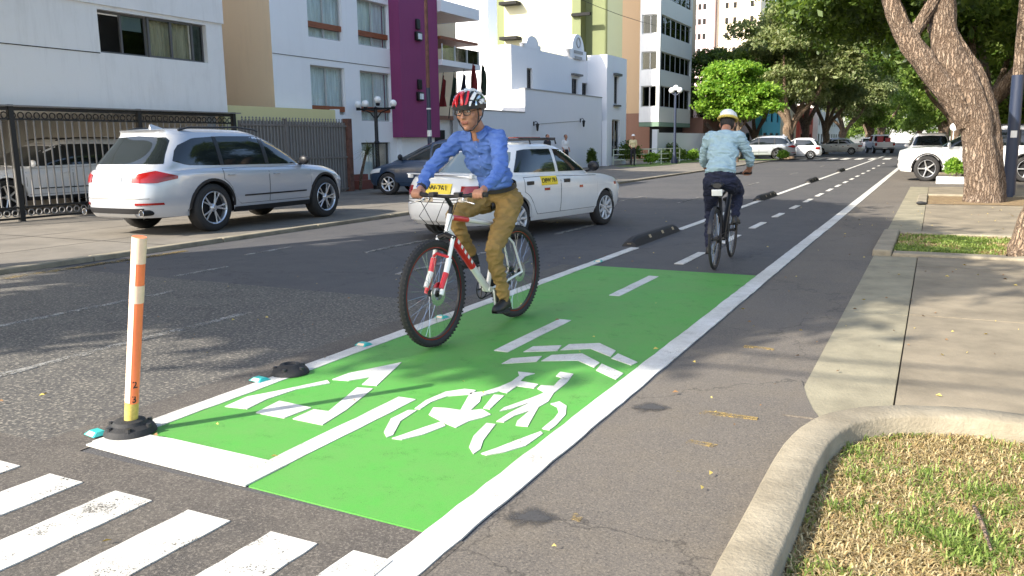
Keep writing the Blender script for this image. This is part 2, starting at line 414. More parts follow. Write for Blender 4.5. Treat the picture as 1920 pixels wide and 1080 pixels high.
def rect(x0, x1, y0, y1): return [(x0, y0), (x1, y0), (x1, y1), (x0, y1)]
def ragged(x0, x1, y0, y1, amp=.004, step=.12):
    """a painted bar whose long edges wander a little"""
    n = max(2, int((y1-y0)/step)); L = []; Rr = []
    for i in range(n+1):
        y = y0+(y1-y0)*i/n; L.append((x0+random.uniform(-amp, amp), y)); Rr.append((x1+random.uniform(-amp, amp), y))
    return L[::-1]+Rr
def mark(name, polys, z, m='white_paint'): return flat(polys, z).build(name, m, road, smooth=False)
mark('green_lane', [[(-3.535, 2.53), (-2.56, 2.50), (-2.54, 2.475), (-1.615, 2.445), (-1.615, 9.02), (-3.535, 9.03)]], .006, 'green_paint')
mark('lane_line', [ragged(-3.65, -3.53, 2.55, 10.8)], .010)
for a, b_ in ((13.3, 20.5), (22.4, 29), (31.1, 39), (40.6, 75)): mark('lane_line', [rect(-3.73, -3.61, a, b_)], .010)
mark('lane_line', [ragged(-1.625, -1.47, -2, 14, .004)], .010)
mark('lane_line', [rect(-1.62, -1.46, 14.02, 45)], .010)
mark('stop_bar', [[(-3.63, 2.50), (-3.3, 2.485), (-2.55, 2.465), (-2.55, 2.725), (-3.3, 2.74), (-3.63, 2.72)]], .013)
mark('lane_dash', [ragged(-2.67, -2.555, 2.73, 3.8)], .010)
for a, b_ in ((4.98, 6.12), (7.3, 8.55), (9.54, 10.66), (11.75, 12.85), (13.93, 15.0), (16.1, 17.0), (18.2, 19.1), (20.2, 21.3), (22.4, 23.5), (24.7, 25.8), (27, 28.1), (29.4, 30.4), (31.8, 32.8), (34.2, 35.2), (37, 38), (40, 41), (43.5, 44.5), (47.5, 48.5), (52, 53)):
    mark('lane_dash', [ragged(-2.68, -2.57, a, b_, .003)], .010)
for k in range(9):
    x = -1.71-.435*k
    mark('crosswalk_stripe', [ragged(x-.005, x+.22, -1.6, 2.19, .003, .08)] if k else [ragged(-1.77, -1.60, -1.6, 2.2, .004)], .014 if k == 0 else .010, 'worn_white')
CHEVRON = [
    [(-2.472, 5.029), (-2.477, 5.197), (-2.305, 5.309), (-2.271, 5.153) ],
    [(-2.257, 5.179), (-2.268, 5.361), (-2.080, 5.481), (-1.898, 5.321), (-1.877, 5.155), (-2.079, 5.307) ],
    [(-1.858, 5.254), (-1.664, 5.092), (-1.679, 5.003), (-1.855, 5.116) ],
    [(-2.466, 4.688), (-2.469, 4.838), (-2.306, 4.975), (-2.279, 4.832) ],
    [(-2.257, 4.860), (-2.257, 5.029), (-2.082, 5.153), (-1.888, 4.979), (-1.878, 4.855), (-2.040, 4.971) ],
    [(-1.866, 4.959), (-1.659, 4.798), (-1.657, 4.652), (-1.842, 4.798) ],]
BICYCLE = [
    [(-2.471, 3.659), (-2.494, 3.806), (-2.479, 3.995), (-2.403, 4.092), (-2.329, 4.097), (-2.316, 4.018), (-2.424, 3.928), (-2.451, 3.795), (-2.437, 3.662) ],
    [(-2.443, 3.639), (-2.423, 3.451), (-2.336, 3.258), (-2.347, 3.218), (-2.405, 3.277), (-2.490, 3.458), (-2.487, 3.618) ],
    [(-2.314, 3.217), (-2.259, 3.222), (-2.202, 3.330), (-2.168, 3.488), (-2.221, 3.538), (-2.258, 3.417), (-2.296, 3.276) ],
    [(-2.344, 3.604), (-2.386, 3.715), (-2.321, 3.736), (-2.226, 3.739), (-2.335, 4.038), (-2.281, 4.086), (-2.203, 3.918), (-2.174, 3.755), (-2.127, 3.805), (-2.040, 3.745), (-2.057, 3.678), (-2.094, 3.604), (-2.105, 3.488), (-2.191, 3.522) ],
    [(-2.246, 4.009), (-2.275, 4.074), (-2.235, 4.217), (-2.219, 4.344), (-2.233, 4.483), (-2.281, 4.559), (-2.167, 4.567), (-2.194, 4.490), (-2.177, 4.378), (-2.047, 4.362), (-2.037, 4.279), (-2.148, 4.276), (-2.138, 4.128), (-2.194, 4.140) ],
    [(-2.192, 4.066), (-2.130, 4.076), (-2.089, 3.823), (-2.130, 3.824) ],
    [(-2.023, 3.813), (-2.030, 3.879), (-1.966, 4.107), (-1.942, 4.227), (-2.013, 4.280), (-2.023, 4.348), (-1.947, 4.368), (-1.975, 4.548), (-2.021, 4.569), (-2.034, 4.666), (-1.941, 4.659), (-1.904, 4.467), (-1.890, 4.242), (-1.852, 4.080), (-1.861, 3.969), (-1.778, 3.658), (-1.841, 3.647), (-1.864, 3.711), (-1.877, 3.892), (-1.915, 3.783), (-1.920, 3.666), (-1.961, 3.658), (-1.961, 3.821), (-1.935, 4.042), (-1.980, 3.885) ],
    [(-1.825, 4.049), (-1.796, 4.106), (-1.729, 4.051), (-1.675, 3.914), (-1.653, 3.735), (-1.654, 3.655), (-1.698, 3.659), (-1.704, 3.823), (-1.723, 3.931), (-1.769, 4.012) ],
    [(-1.907, 3.277), (-1.961, 3.415), (-1.995, 3.613), (-1.944, 3.618), (-1.888, 3.383), (-1.844, 3.275), (-1.844, 3.207) ],
    [(-1.814, 3.227), (-1.783, 3.310), (-1.740, 3.458), (-1.686, 3.619), (-1.663, 3.595), (-1.667, 3.405), (-1.723, 3.285), (-1.780, 3.219) ],]
ARROW = [
    [(-3.463, 3.240), (-3.483, 3.431), (-3.396, 3.603), (-3.274, 3.897), (-3.219, 3.853), (-3.319, 3.666), (-3.343, 3.443), (-3.316, 3.260) ],
    [(-3.256, 3.923), (-3.252, 4.077), (-3.095, 4.444), (-2.924, 3.930), (-3.022, 3.914), (-3.071, 4.068), (-3.148, 3.943) ],
    [(-3.225, 3.232), (-3.255, 3.449), (-3.004, 3.428), (-3.020, 3.228) ],
    [(-2.969, 3.238), (-2.971, 3.410), (-2.874, 3.417), (-3.008, 3.847), (-2.908, 3.871), (-2.800, 3.475), (-2.760, 3.228) ],]
mark('chevron_marking', CHEVRON, .0105); mark('bicycle_marking', BICYCLE, .0105); mark('arrow_marking', ARROW, .0105)
# worn traces of older markings on the traffic lanes
for x, ys in ((-5.3, ((3.0, 5.3), (7.6, 9.6), (12, 14), (19.1, 21.1), (27, 29), (36, 38), (46, 48))), (-6.8, ((3.4, 5.8), (9, 11), (19.4, 21), (30, 32.5), (42, 44)))):
    for a, b_ in ys: mark('faded_lane_dash', [ragged(x-.04, x+.04, a, b_, .015)], .008, 'faded_white')
mark('faded_yellow_line', [ragged(-9.35, -9.22, 5.2, 8.2, .02)], .008, 'faded_yellow')
for x, y, w, l in ((-8.2, 8.2, .05, .9), (-7.6, 6.5, .05, .8), (-6.1, 4.7, .10, .12)): mark('faded_dash', [ragged(x, x+w, y, y+l, .012)], .009, 'faded_white')
for x, y, w, l in ((-1.02, 4.25, .28, .05), (-.98, 3.78, .14, .04), (-1.18, 2.78, .05, .04), (-1.12, 5.8, .2, .05)):
    mark('yellow_paint_trace', [[(x+random.uniform(-.02, .02)+w*t, y+random.uniform(-.012, .012)) for t in (0, .3, .6, 1)]+[(x+w*t, y+l+random.uniform(-.015, .015)) for t in (1, .7, .3, 0)]], .008, 'faded_yellow')
for x, y, r in ((-1.31, 2.72, .12), (-1.30, 4.22, .13)):
    o = mark('tar_patch', [[(r*math.cos(t*.42), 1.3*r*math.sin(t*.42)) for t in range(15)]], .0085, 'tar_patch'); o.location = (x, y, 0)
# far markings at the next crossing
for k in range(8): mark('crosswalk_stripe', [rect(-8.6+.9*k, -8.15+.9*k, 62, 66)], .010)

# ------------------------------------------------------------------ left pavement, right pavement
lp = MB(); lp.box(-40, -9.75, -12, 62, -.02, .05)
left_pavement = lp.build('left_pavement', 'left_pavement', smooth=False, kind='structure')
for k in range(30):
    b = MB(); b.box(-9.75, -9.6, -4+2.2*k+.006, -4+2.2*(k+1)-.006, -.02, .065); b.build('kerb_stone', 'kerb_concrete', left_pavement, bevel=.015)
# long score lines in the forecourt
for x in (-11.2, -12.9, -14.6): sheet('pavement_joint', x, x+.018, 0, 60, .0535, 'dark_gap', left_pavement)
for y in range(2, 34, 3): sheet('pavement_joint', -40, -9.76, y+.3, y+.318, .0535, 'dark_gap', left_pavement)
rb = MB(); rb.box(-.6, 14, -12, 200, -.025, -.012)
right_pavement = rb.build('right_pavement', 'joint_dirt', smooth=False, kind='structure')
ys = [4.45, 7.4, 10.3, 11.25, 13.75, 16.6, 19.6, 22.6, 25, 27.4]
for i in range(len(ys)-1):
    b = MB(); b.box(-.6, -.115, ys[i]+.006, ys[i+1]-.006, -.008, .008); b.build('gutter_slab', 'gutter_concrete', right_pavement, smooth=False)
    for x0, x1 in ((-.105, 2.7), (2.712, 5.6), (5.612, 14)):
        b = MB(); b.box(x0, x1, ys[i]+.006, ys[i+1]-.006, -.008, .016+random.uniform(0, .004)); b.build('pavement_slab', 'concrete_path', right_pavement, smooth=False)
for y0, y1 in ((37, 60), (60, 90), (90, 130)):
    b = MB(); b.box(-.6, 14, y0+.01, y1-.01, -.008, .06); b.build('pavement_slab', 'concrete_path', right_pavement, smooth=False)

flat([[(-.63, 4.40), (-.44, 4.40), (-.50, 4.56), (-.56, 4.78), (-.63, 5.1)]], .0105).build('asphalt_edge', 'asphalt_right', right_pavement, smooth=False)
# ------------------------------------------------------------------ planted beds and their kerbs
def smooth_path(P, n=8):
    out = []
    for i in range(len(P)-1):
        p0 = P[max(i-1, 0)]; p1 = P[i]; p2 = P[i+1]; p3 = P[min(i+2, len(P)-1)]
        for k in range(n):
            t = k/n
            out.append(tuple(.5*((2*p1[j])+(-p0[j]+p2[j])*t+(2*p0[j]-5*p1[j]+4*p2[j]-p3[j])*t*t+(-p0[j]+3*p1[j]-3*p2[j]+p3[j])*t**3) for j in range(2)))
    return out+[P[-1]]
def kerb_strip(name, path, w, z0, z1, parent, m='kerb_concrete'):
    b = MB(); n = len(path); G = []
    for i, p in enumerate(path):
        a = Vector(path[max(i-1, 0)]); c = Vector(path[min(i+1, n-1)]); d = (c-a).normalized(); nn = Vector((d.y, -d.x))
        o = Vector(p); q = o+nn*w; k = .012
        j = lambda s: s*(noise.noise(Vector((p[0]*9, p[1]*9, s*50))))
        G.append([(o.x, o.y, z0), (o.x, o.y, z1-k+j(.006)), (o.x+nn.x*k, o.y+nn.y*k, z1+j(.004)), (q.x-nn.x*k, q.y-nn.y*k, z1+j(.005)), (q.x, q.y, z1-k+j(.006)), (q.x, q.y, z0)])
    b.grid(G, flip=True); b.add(G[0], [(0, 1, 2, 3, 4, 5)]); b.add(G[-1], [(5, 4, 3, 2, 1, 0)])
    return b.build(name, m, parent, ang=50)
bed = thing('planting_bed', 'curved concrete kerb around a bed of dry patchy grass beside the footpath', 'planting bed', (0, 0, 0))
outer = smooth_path([(-.50, -2.5), (-.515, .5), (-.535, 2.2), (-.53, 2.9), (-.515, 3.65), (-.43, 4.08), (-.22, 4.36), (.13, 4.52), (.5, 4.55), (1.5, 4.55), (3.4, 4.55)], 6)
kerb_strip('kerb', outer, .175, -.03, .125, bed)
sb = MB(); G = []
random.seed(3)
for i in range(70):
    row = []
    for j in range(60):
        x = -.42+3.6*(j/59)**1.5; y = -2.4+6.85*i/69
        row.append((x, y, .012+.012*noise.noise(Vector((x*3, y*3, 0)))+.006*noise.noise(Vector((x*14, y*14, 3)))))
    G.append(row)
def in_bed(x, y, m=0.):
    if x < -.35+m or y > 4.37-m: return False
    cx, cy, r = .12, 3.90, .46-m
    return not (x < cx and y > cy and (x-cx)**2+(y-cy)**2 > r*r)
sb.grid(G)
keep = [k for k, f in enumerate(sb.f) if all(in_bed(sb.v[i][0], sb.v[i][1], -.06) for i in f)]
sb.f = [sb.f[k] for k in keep]; sb.m = [0]*len(keep)
sb.build('soil', 'soil', bed)
def grass(name, n, xr, yr, z, h, test, parent, dry=.72, patch=3., lean=1.2, wid=.0035, thr=None):
    r = np.random.RandomState(5); x = r.uniform(*xr, n); y = r.uniform(*yr, n)
    ok = np.array([test(a, b) for a, b in zip(x, y)]); x = x[ok]; y = y[ok]
    g = np.array([noise.noise(Vector((a*patch, b*patch, 7)))+.5*noise.noise(Vector((a*patch*3, b*patch*3, 1))) for a, b in zip(x, y)])
    clump = np.array([noise.noise(Vector((a*11, b*11, 4))) for a, b in zip(x, y)])
    sel = (clump+g*.4 > -.12) | (r.rand(len(x)) < .42); x = x[sel]; y = y[sel]; g = g[sel]; k = len(x)
    green = (g+r.normal(0, .30, k)) > (dry-.5)
    zz = np.array([.016+.012*noise.noise(Vector((a*3, b*3, 0))) for a, b in zip(x, y)])+z
    hh = h*r.uniform(.4, 1.2, k)*np.where(green, 1.05, .9); th = r.uniform(0, 2*np.pi, k); ln = lean*np.where(green, .8, 1.5)*r.uniform(.3, 1.1, k)
    dx = np.cos(th)*hh*ln; dy = np.sin(th)*hh*ln; w = wid*r.uniform(.6, 1.4, k); ox = -np.sin(th)*w; oy = np.cos(th)*w
    b0 = np.stack([x-ox, y-oy, zz], 1); b1 = np.stack([x+ox, y+oy, zz], 1)
    m0 = np.stack([x+dx*.5-ox*.8, y+dy*.5-oy*.8, zz+hh*.7*np.clip(1-.25*ln, .2, 1)], 1); m1 = m0+np.stack([ox*1.6, oy*1.6, 0*x], 1)
    tp = np.stack([x+dx, y+dy, zz+hh*np.clip(1-.55*ln, .12, 1)], 1)
    V = np.stack([b0, b1, m1, m0, tp], 1).reshape(-1, 3); o = np.arange(k)[:, None]*5
    F = np.concatenate([o+np.array([[0, 1, 2]]), o+np.array([[0, 2, 3]]), o+np.array([[3, 2, 4]])])
    mi = np.tile(np.where(green, 0, 1), 3)
    return link(name, raw_mesh(name, V, F, ['grass_green', 'grass_dry'], mi), parent, kind='stuff')
grass('grass_tufts', 210000, (-.36, 2.2), (1.2, 4.4), -.008, .062, lambda a, b: in_bed(a, b, .0), bed, .90, 2.6, wid=.0028)
tw = MB(); tw.tube([(.22, 3.42, .068), (.235, 3.34, .064), (.25, 3.22, .058), (.262, 3.10, .05)], [.006, .0075, .007, .005], 7)
tw.build('fallen_twig', 'bark', label='short dark twig lying on the dry grass of the near planting bed', category='twig')
bed2 = thing('planting_bed', 'rectangular concrete edged bed of bright grass at the foot of the nearest tree', 'planting bed')
b = MB(); b.box(-.62, -.40, 11.15, 13.75, -.02, .085); b.build('kerb', 'kerb_concrete', bed2, bevel=.02)
b = MB(); b.box(-.395, 3.4, 13.5, 13.75, -.02, .07); b.build('kerb', 'kerb_concrete', bed2, bevel=.02)
b = MB(); b.box(-.395, 3.4, 11.15, 11.42, -.02, .05); b.build('kerb', 'kerb_concrete', bed2, bevel=.02)
sheet('soil', -.40, 3.4, 11.42, 13.5, .024, 'soil', bed2)
grass('grass_tufts', 36000, (-.39, 2.4), (11.43, 13.48), .004, .06, lambda a, b: (a < .55 or random.random() < .55), bed2, .42, 1.5, wid=.006)
bed3 = thing('planting_bed', 'shallow soil bed with a low kerb around the big leaning tree trunk', 'planting bed')
b = MB(); b.box(-.30, -.10, 20.1, 23.1, -.02, .07); b.build('kerb', 'kerb_concrete', bed3, bevel=.02)
b = MB(); b.box(-.095, 3.4, 22.9, 23.1, -.02, .07); b.build('kerb', 'kerb_concrete', bed3, bevel=.02)
sheet('soil', -.10, 3.4, 20.12, 22.9, .026, 'soil', bed3)
r = np.random.RandomState(11); k = 380
x = np.where(r.rand(k) < .5, r.uniform(-1.4, 2.0, k), r.uniform(-9, 2, k)); y = 1.3+r.rand(k)**1.5*20; th = r.uniform(0, 6.28, k); s = r.uniform(.008, .022, k)
cth, sth = np.cos(th), np.sin(th)
V = np.stack([np.stack([x+cth*s, y+sth*s, .022+0*x], 1), np.stack([x-sth*s*.45, y+cth*s*.45, .028+s*.3], 1), np.stack([x-cth*s, y-sth*s, .022+0*x], 1), np.stack([x+sth*s*.45, y-cth*s*.45, .026+0*x], 1)], 1).reshape(-1, 3)
mat('litter_yellow', (.55, .42, .10), .8); mat('litter_brown', (.22, .12, .05), .8)
link('leaf_litter', raw_mesh('leaf_litter', V, np.arange(4*k).reshape(-1, 4), ['litter_yellow', 'litter_brown'], r.randint(0, 2, k)), kind='stuff')

# ------------------------------------------------------------------ vehicles
def lerp_list(L, t):
    if t <= L[0][0]: return L[0][1:]
    for a, b in zip(L, L[1:]):
        if t <= b[0]:
            k = (t-a[0])/(b[0]-a[0]+1e-9); return tuple(a[i]+(b[i]-a[i])*k for i in range(1, len(a)))
    return L[-1][1:]
def smooth_list(L, n=6):
    """catmull-rom resample so profiles have no kinks"""
    out = []
    for i in range(len(L)-1):
        p0 = L[max(i-1, 0)]; p1 = L[i]; p2 = L[i+1]; p3 = L[min(i+2, len(L)-1)]
        for k in range(n):
            t = k/n; out.append((p1[0]+(p2[0]-p1[0])*t,)+tuple(.5*((2*p1[j])+(-p0[j]+p2[j])*t+(2*p0[j]-5*p1[j]+4*p2[j]-p3[j])*t*t+(-p0[j]+3*p1[j]-3*p2[j]+p3[j])*t**3) for j in range(1, len(p1))))
    return out+[L[-1]]
def super_ring(n, N, a, b):
    """N points of a superellipse at even arc length, as normalised (u along, v across), starting at the tail"""
    t = np.linspace(0, 2*np.pi, 4001); cu = -np.cos(t); sv = np.sin(t)
    u = np.sign(cu)*np.abs(cu)**(2/n); v = np.sign(sv)*np.abs(sv)**(2/n)
    s = np.concatenate([[0], np.cumsum(np.hypot(np.diff(u*a), np.diff(v*b)))]); q = np.linspace(0, s[-1], N+1)[:-1]
    return list(zip(np.interp(q, s, u), np.interp(q, s, v)))
class Car:
    """a car body from stacked super-elliptic outlines. y forward, x to the right, z up"""
    def __init__(s, sp):
        s.sp = sp; s.n = sp.get('n', 5.); s.ng = sp.get('ng', 5.)
        s.body = smooth_list(sp['body']); s.cab = smooth_list(sp['cab']); s.top = smooth_list(sp['top'])
        s.wy = sp['wheels']; s.ar = sp['arch']; s.wr = sp['wr']
    def zt(s, y): return lerp_list(s.top, y)[0]
    def zb(s, y):
        z = s.sp['sill']
        for w in s.wy:
            d = abs(y-w)
            if d < s.ar: z = max(z, s.wr+math.sqrt(max(0, s.ar**2-d*d)))
        return z
    def inset(s, z, y):
        d = s.zt(y)-z; return s.sp.get('shoulder', .05)*max(0, 1-d/.12)**2
    def outline(s, z, cab): return lerp_list(s.cab if cab else s.body, z)     # W, yf, yr
    def side(s, y, z, cab=False):
        Wd, yf, yr = s.outline(z, cab); n = s.ng if cab else s.n; yc = (yf+yr)/2; L = (yf-yr)/2
        u = min(.9999, abs(y-yc)/L); x = Wd*(1-u**n)**(1/n)
        return x-(0 if cab else s.inset(z, y))
    def end(s, x, z, front, cab=False):
        Wd, yf, yr = s.outline(z, cab); n = s.ng if cab else s.n; yc = (yf+yr)/2; L = (yf-yr)/2
        v = min(.9999, abs(x)/Wd); d = L*(1-v**n)**(1/n)
        return yc+d if front else yc-d
    def shell(s, name, m, parent):
        N = 220; b = MB(); R0 = super_ring(s.n, N, 2.2, .85); T = [0, .04, .08, .13, .18, .24, .30, .36, .42, .48, .54, .60, .66, .72, .77, .82, .86, .90, .93, .955, .975, .99, 1.]
        G = []
        for t in T:
            row = []
            for u, v in R0:
                z = .2+.5*t
                for _ in range(3):
                    Wd, yf, yr = s.outline(z, False); y = (yf+yr)/2+u*(yf-yr)/2; z = s.zb(y)+(s.zt(y)-s.zb(y))*t
                ins = s.inset(z, y); x = v*(Wd-ins); row.append((x, y, z))
            G.append(row)
        b.grid(G, closed=True)
        top = G[-1]; K = 9; H = []
        for i in range(N//2+1):
            a = top[i]; c = top[(N-i) % N]; H.append([(a[0]+(c[0]-a[0])*k/K, a[1]+(c[1]-a[1])*k/K, (a[2]+c[2])/2+s.sp.get('crown', .03)*(1-(2*k/K-1)**2)) for k in range(K+1)])
        b.grid(H)
        # cab
        z0, z1 = s.cab[0][0], s.cab[-1][0]; R1 = super_ring(s.ng, 120, 1.3, .65); G = []
        for k in range(31):
            z = z0+(z1-z0)*(k/30); Wd, yf, yr = s.outline(z, True); G.append([(v*Wd, (yf+yr)/2+u*(yf-yr)/2, z) for u, v in R1])
        b.grid(G, closed=True); top = G[-1]; H = []
        for i in range(61):
            a = top[i]; c = top[(120-i) % 120]; H.append([(a[0]+(c[0]-a[0])*k/K, (a[1]+c[1])/2, a[2]+s.sp.get('roofcrown', .03)*(1-(2*k/K-1)**2)*(1-((a[1]-top[0][1])/(top[60][1]-top[0][1]+1e-9)*2-1)**4)) for k in range(K+1)])
        b.grid(H)
        return b.build(name, m, parent, ang=50)
    def panel(s, name, m, parent, lo, hi, sd=1, off=.006, cab=False, nu=14, nv=8, end=None, depth=.02, build=True, mb=None, mi=0):
        """sheet following the body. side panels: lo/hi are polylines (y, z); end panels (end=1 front, -1 rear): polylines (x, z)"""
        a0 = max(lo[0][0], hi[0][0]); a1 = min(lo[-1][0], hi[-1][0]); G = []
        for i in range(nu+1):
            a = a0+(a1-a0)*i/nu; zl = lerp_list(lo, a)[0]; zh = lerp_list(hi, a)[0]; row = []
            def pt(z, o):
                if end is None: return (sd*(s.side(a, z, cab)+o), a, z)
                return (a, s.end(a, z, end > 0, cab)+end*o, z)
            row.append(pt(zl, -depth))
            for j in range(nv+1): row.append(pt(zl+(zh-zl)*j/nv, off))
            row.append(pt(zh, -depth)); G.append(row)
        f = (sd > 0) if end is None else (end < 0)
        b = mb or MB(); G = [[(p[0], p[1], p[2]) for p in r] for r in G]
        def push(r, o):
            return [((p[0]-sd*(off+depth)) if end is None else p[0], p[1] if end is None else p[1]-end*(off+depth), p[2]) for p in r]
        G = [push(G[0], 0)]+G+[push(G[-1], 0)]
        b.grid(G, mi, flip=not f)
        return b.build(name, m, parent, ang=40) if build else b
def wrap(c, name, m, parent, lo, hi, sd=1, off=.008, front=False, nu=24, nv=4, depth=.02):
    """lamp that runs round a corner; the polylines are (degrees from the middle of the tail or nose, z)"""
    G = []
    def pt(ph, z, o):
        Wd, yf, yr = c.outline(z, False); u = abs(math.cos(rad(ph)))**(2/c.n); v = abs(math.sin(rad(ph)))**(2/c.n); L = (yf-yr)/2
        x = v*(Wd-c.inset(z, (yf+yr)/2-u*L*(-1 if front else 1))); y = (yf+yr)/2+(u*L if front else -u*L)
        nx = v**(c.n-1)/Wd; ny = u**(c.n-1)/L*(1 if front else -1); k = math.hypot(nx, ny)+1e-9
        return (sd*(x+o*nx/k), y+o*ny/k, z)
    a0, a1 = lo[0][0], lo[-1][0]
    for i in range(nu+1):
        a = a0+(a1-a0)*i/nu; zl = lerp_list(lo, a)[0]; zh = lerp_list(hi, a)[0]
        G.append([pt(a, zl, -depth)]+[pt(a, zl+(zh-zl)*j/nv, off) for j in range(nv+1)]+[pt(a, zh, -depth)])
    G = [[pt(a0, lerp_list(lo, a0)[0], -depth)]*(nv+3)]+G+[[pt(a1, lerp_list(lo, a1)[0], -depth)]*(nv+3)]
    b = MB(); b.grid(G, flip=(sd > 0) == front); return b.build(name, m, parent, ang=40)
def wheel(parent, x, y, r, w, sd, spokes=10, style='twin', rim_m='alloy', rr=None):
    wt = bpy.data.objects.new('wheel', None); C.objects.link(wt); wt.parent = parent; wt.location = (x, y, r)
    rr = rr or r*.66; b = MB(); h = w/2
    b.lathe([(rr-.01, -h+.01), (rr+.01, -h), (r*.86, -h-.004), (r*.97, -h+.018), (r, -h+.04), (r, h-.04), (r*.97, h-.018), (r*.86, h+.004), (rr+.01, h), (rr-.01, h-.01)], (0, 0, 0), (1, 0, 0), 40)
    b.build('tyre', 'tyre', wt, ang=60)
    b = MB(); f = sd*(h-.006)
    b.lathe([(rr, -h*.9), (rr-.012, -h*.7), (rr-.02, h*.3), (rr-.012, h-.02), (rr+.002, h-.004), (rr-.004, h+.002), (rr-.02, h-.012)], (0, 0, 0), (sd, 0, 0), 40, 0)
    b.lathe([(.001, f*sd-.09), (rr*.55, f*sd-.085), (rr-.02, f*sd-.08)], (0, 0, 0), (sd, 0, 0), 24, 1)          # dark disc behind
    b.lathe([(.001, h+.0), (.028, h), (.034, h-.012), (.06, h-.02), (.07, h-.035), (.07, h-.06)], (0, 0, 0), (sd, 0, 0), 20, 0)
    for k in range(spokes):
        t = 2*math.pi*k/spokes
        for dt in ((-.13, .13) if style == 'twin' else (0,)):
            t2 = t+dt*1.4; wd = .018 if style == 'twin' else .030
            p = [(f-sd*.022, .05*math.cos(t+dt*.5), .05*math.sin(t+dt*.5)), (f-sd*.014, (rr*.6)*math.cos(t+dt), (rr*.6)*math.sin(t+dt)), (f-sd*.008, (rr-.008)*math.cos(t2), (rr-.008)*math.sin(t2))]
            b.tube(p, [wd*.9, wd*.75, wd*.8], 6, 0)
    b.build('rim', [rim_m, 'dark_gap'], wt, ang=50)
    return wt
def underside(c, parent, w):
    sp = c.sp; b = MB(); y0, y1 = sp['body'][0][3]+.25, sp['body'][0][2]-.25
    b.box(-w+.26, w-.26, y0, y1, sp['sill']-.02, .62); b.box(-w+.08, w-.08, c.wy[0]+c.ar+.03, c.wy[1]-c.ar-.03, sp['sill']+.01, .55)
    for wy in c.wy:
        for sd in (-1, 1):
            G = [[(sd*x, wy+(c.ar+.012)*math.cos(t), c.wr+(c.ar+.012)*math.sin(t)) for x in (w-.30, w-.03)] for t in np.linspace(-.15, math.pi+.15, 20)]
            b.grid(G)
    b.build('underbody', 'underbody', parent, smooth=False)
def lip(c, parent, wy, sd, m='black_plastic', wd=.035, off=.012):
    """wheel arch lip"""
    b = MB(); G = []
    for t in np.linspace(.02, math.pi-.02, 24):
        row = []
        for rr_, o in ((c.ar-.006, -.04), (c.ar-.006, off), (c.ar+wd, off), (c.ar+wd+.004, -.01)):
            y = wy+rr_*math.cos(t); z = max(c.sp['sill']-.01, c.wr+rr_*math.sin(t)); row.append((sd*(c.side(y, z)+o), y, z))
        G.append(row)
    b.grid(G, flip=sd < 0); return b.build('wheel_arch', m, parent)
def handle(c, parent, y, z, sd, m, l=.16):
    b = MB(); x = c.side(y, z); b.tube([(sd*(x-.005), y-l/2, z), (sd*(x+.03), y-l/2+.02, z+.002), (sd*(x+.035), y, z+.004), (sd*(x+.03), y+l/2-.02, z+.002), (sd*(x-.005), y+l/2, z)], .011, 8)
    return b.build('door_handle', m, parent)
def mirror(c, parent, y, z, sd, m, k=1.):
    b = MB(); x = c.side(y, z-.03)
    b.tube([(sd*(x-.05), y, z-.03), (sd*(x+.06), y-.01, z+.0)], .022*k, 8)
    b.ell((sd*(x+.10), y-.02, z+.05), (.11*k, .055*k, .085*k), 14, 10)
    return b.build('mirror', m, parent)
def door(c, parent, y0, y1, z0, z1, sd, paint_m, arch=None):
    """door skin standing slightly proud over a dark seam"""
    ys = np.linspace(y0, y1, 13)
    def zlo(y, e):
        z = z0
        if arch is not None:
            d = abs(y-arch); R = c.ar+.07
            if d < R: z = max(z, c.wr+math.sqrt(R*R-d*d))
        return z+e
    ztop = lambda y: min(z1, c.zt(y)-.02)
    c.panel('door_seam', 'dark_gap', parent, [(y, zlo(y, 0)) for y in ys], [(y, ztop(y)) for y in ys], sd, .0015, depth=.004)
    e = .007; c.panel('door', paint_m, parent, [(y, zlo(y, e)) for y in np.linspace(y0+e, y1-e, 13)], [(y, ztop(y)-e) for y in np.linspace(y0+e, y1-e, 13)], sd, .0045, depth=.006)
def text_obj(name, s, size, m, parent, loc, rot, ext=.0015, shear=0):
    cu = bpy.data.curves.new(name, 'FONT'); cu.body = s; cu.size = size; cu.extrude = ext; cu.align_x = 'CENTER'; cu.align_y = 'CENTER'; cu.offset = size*.008; cu.resolution_u = 3
    cu.materials.append(M(m)); q = bpy.data.objects.new(name, cu); me = bpy.data.meshes.new_from_object(q); bpy.data.objects.remove(q); bpy.data.curves.remove(cu)
    o = bpy.data.objects.new(name, me); C.objects.link(o); o.parent = parent; o.location = loc; o.rotation_euler = rot
    return o
def flat_box(name, m, parent, c, sz, rot=0, bevel=0, tilt=None):
    b = MB(); b.obox(c, sz, rot, tilt=tilt); return b.build(name, m, parent, bevel=bevel)

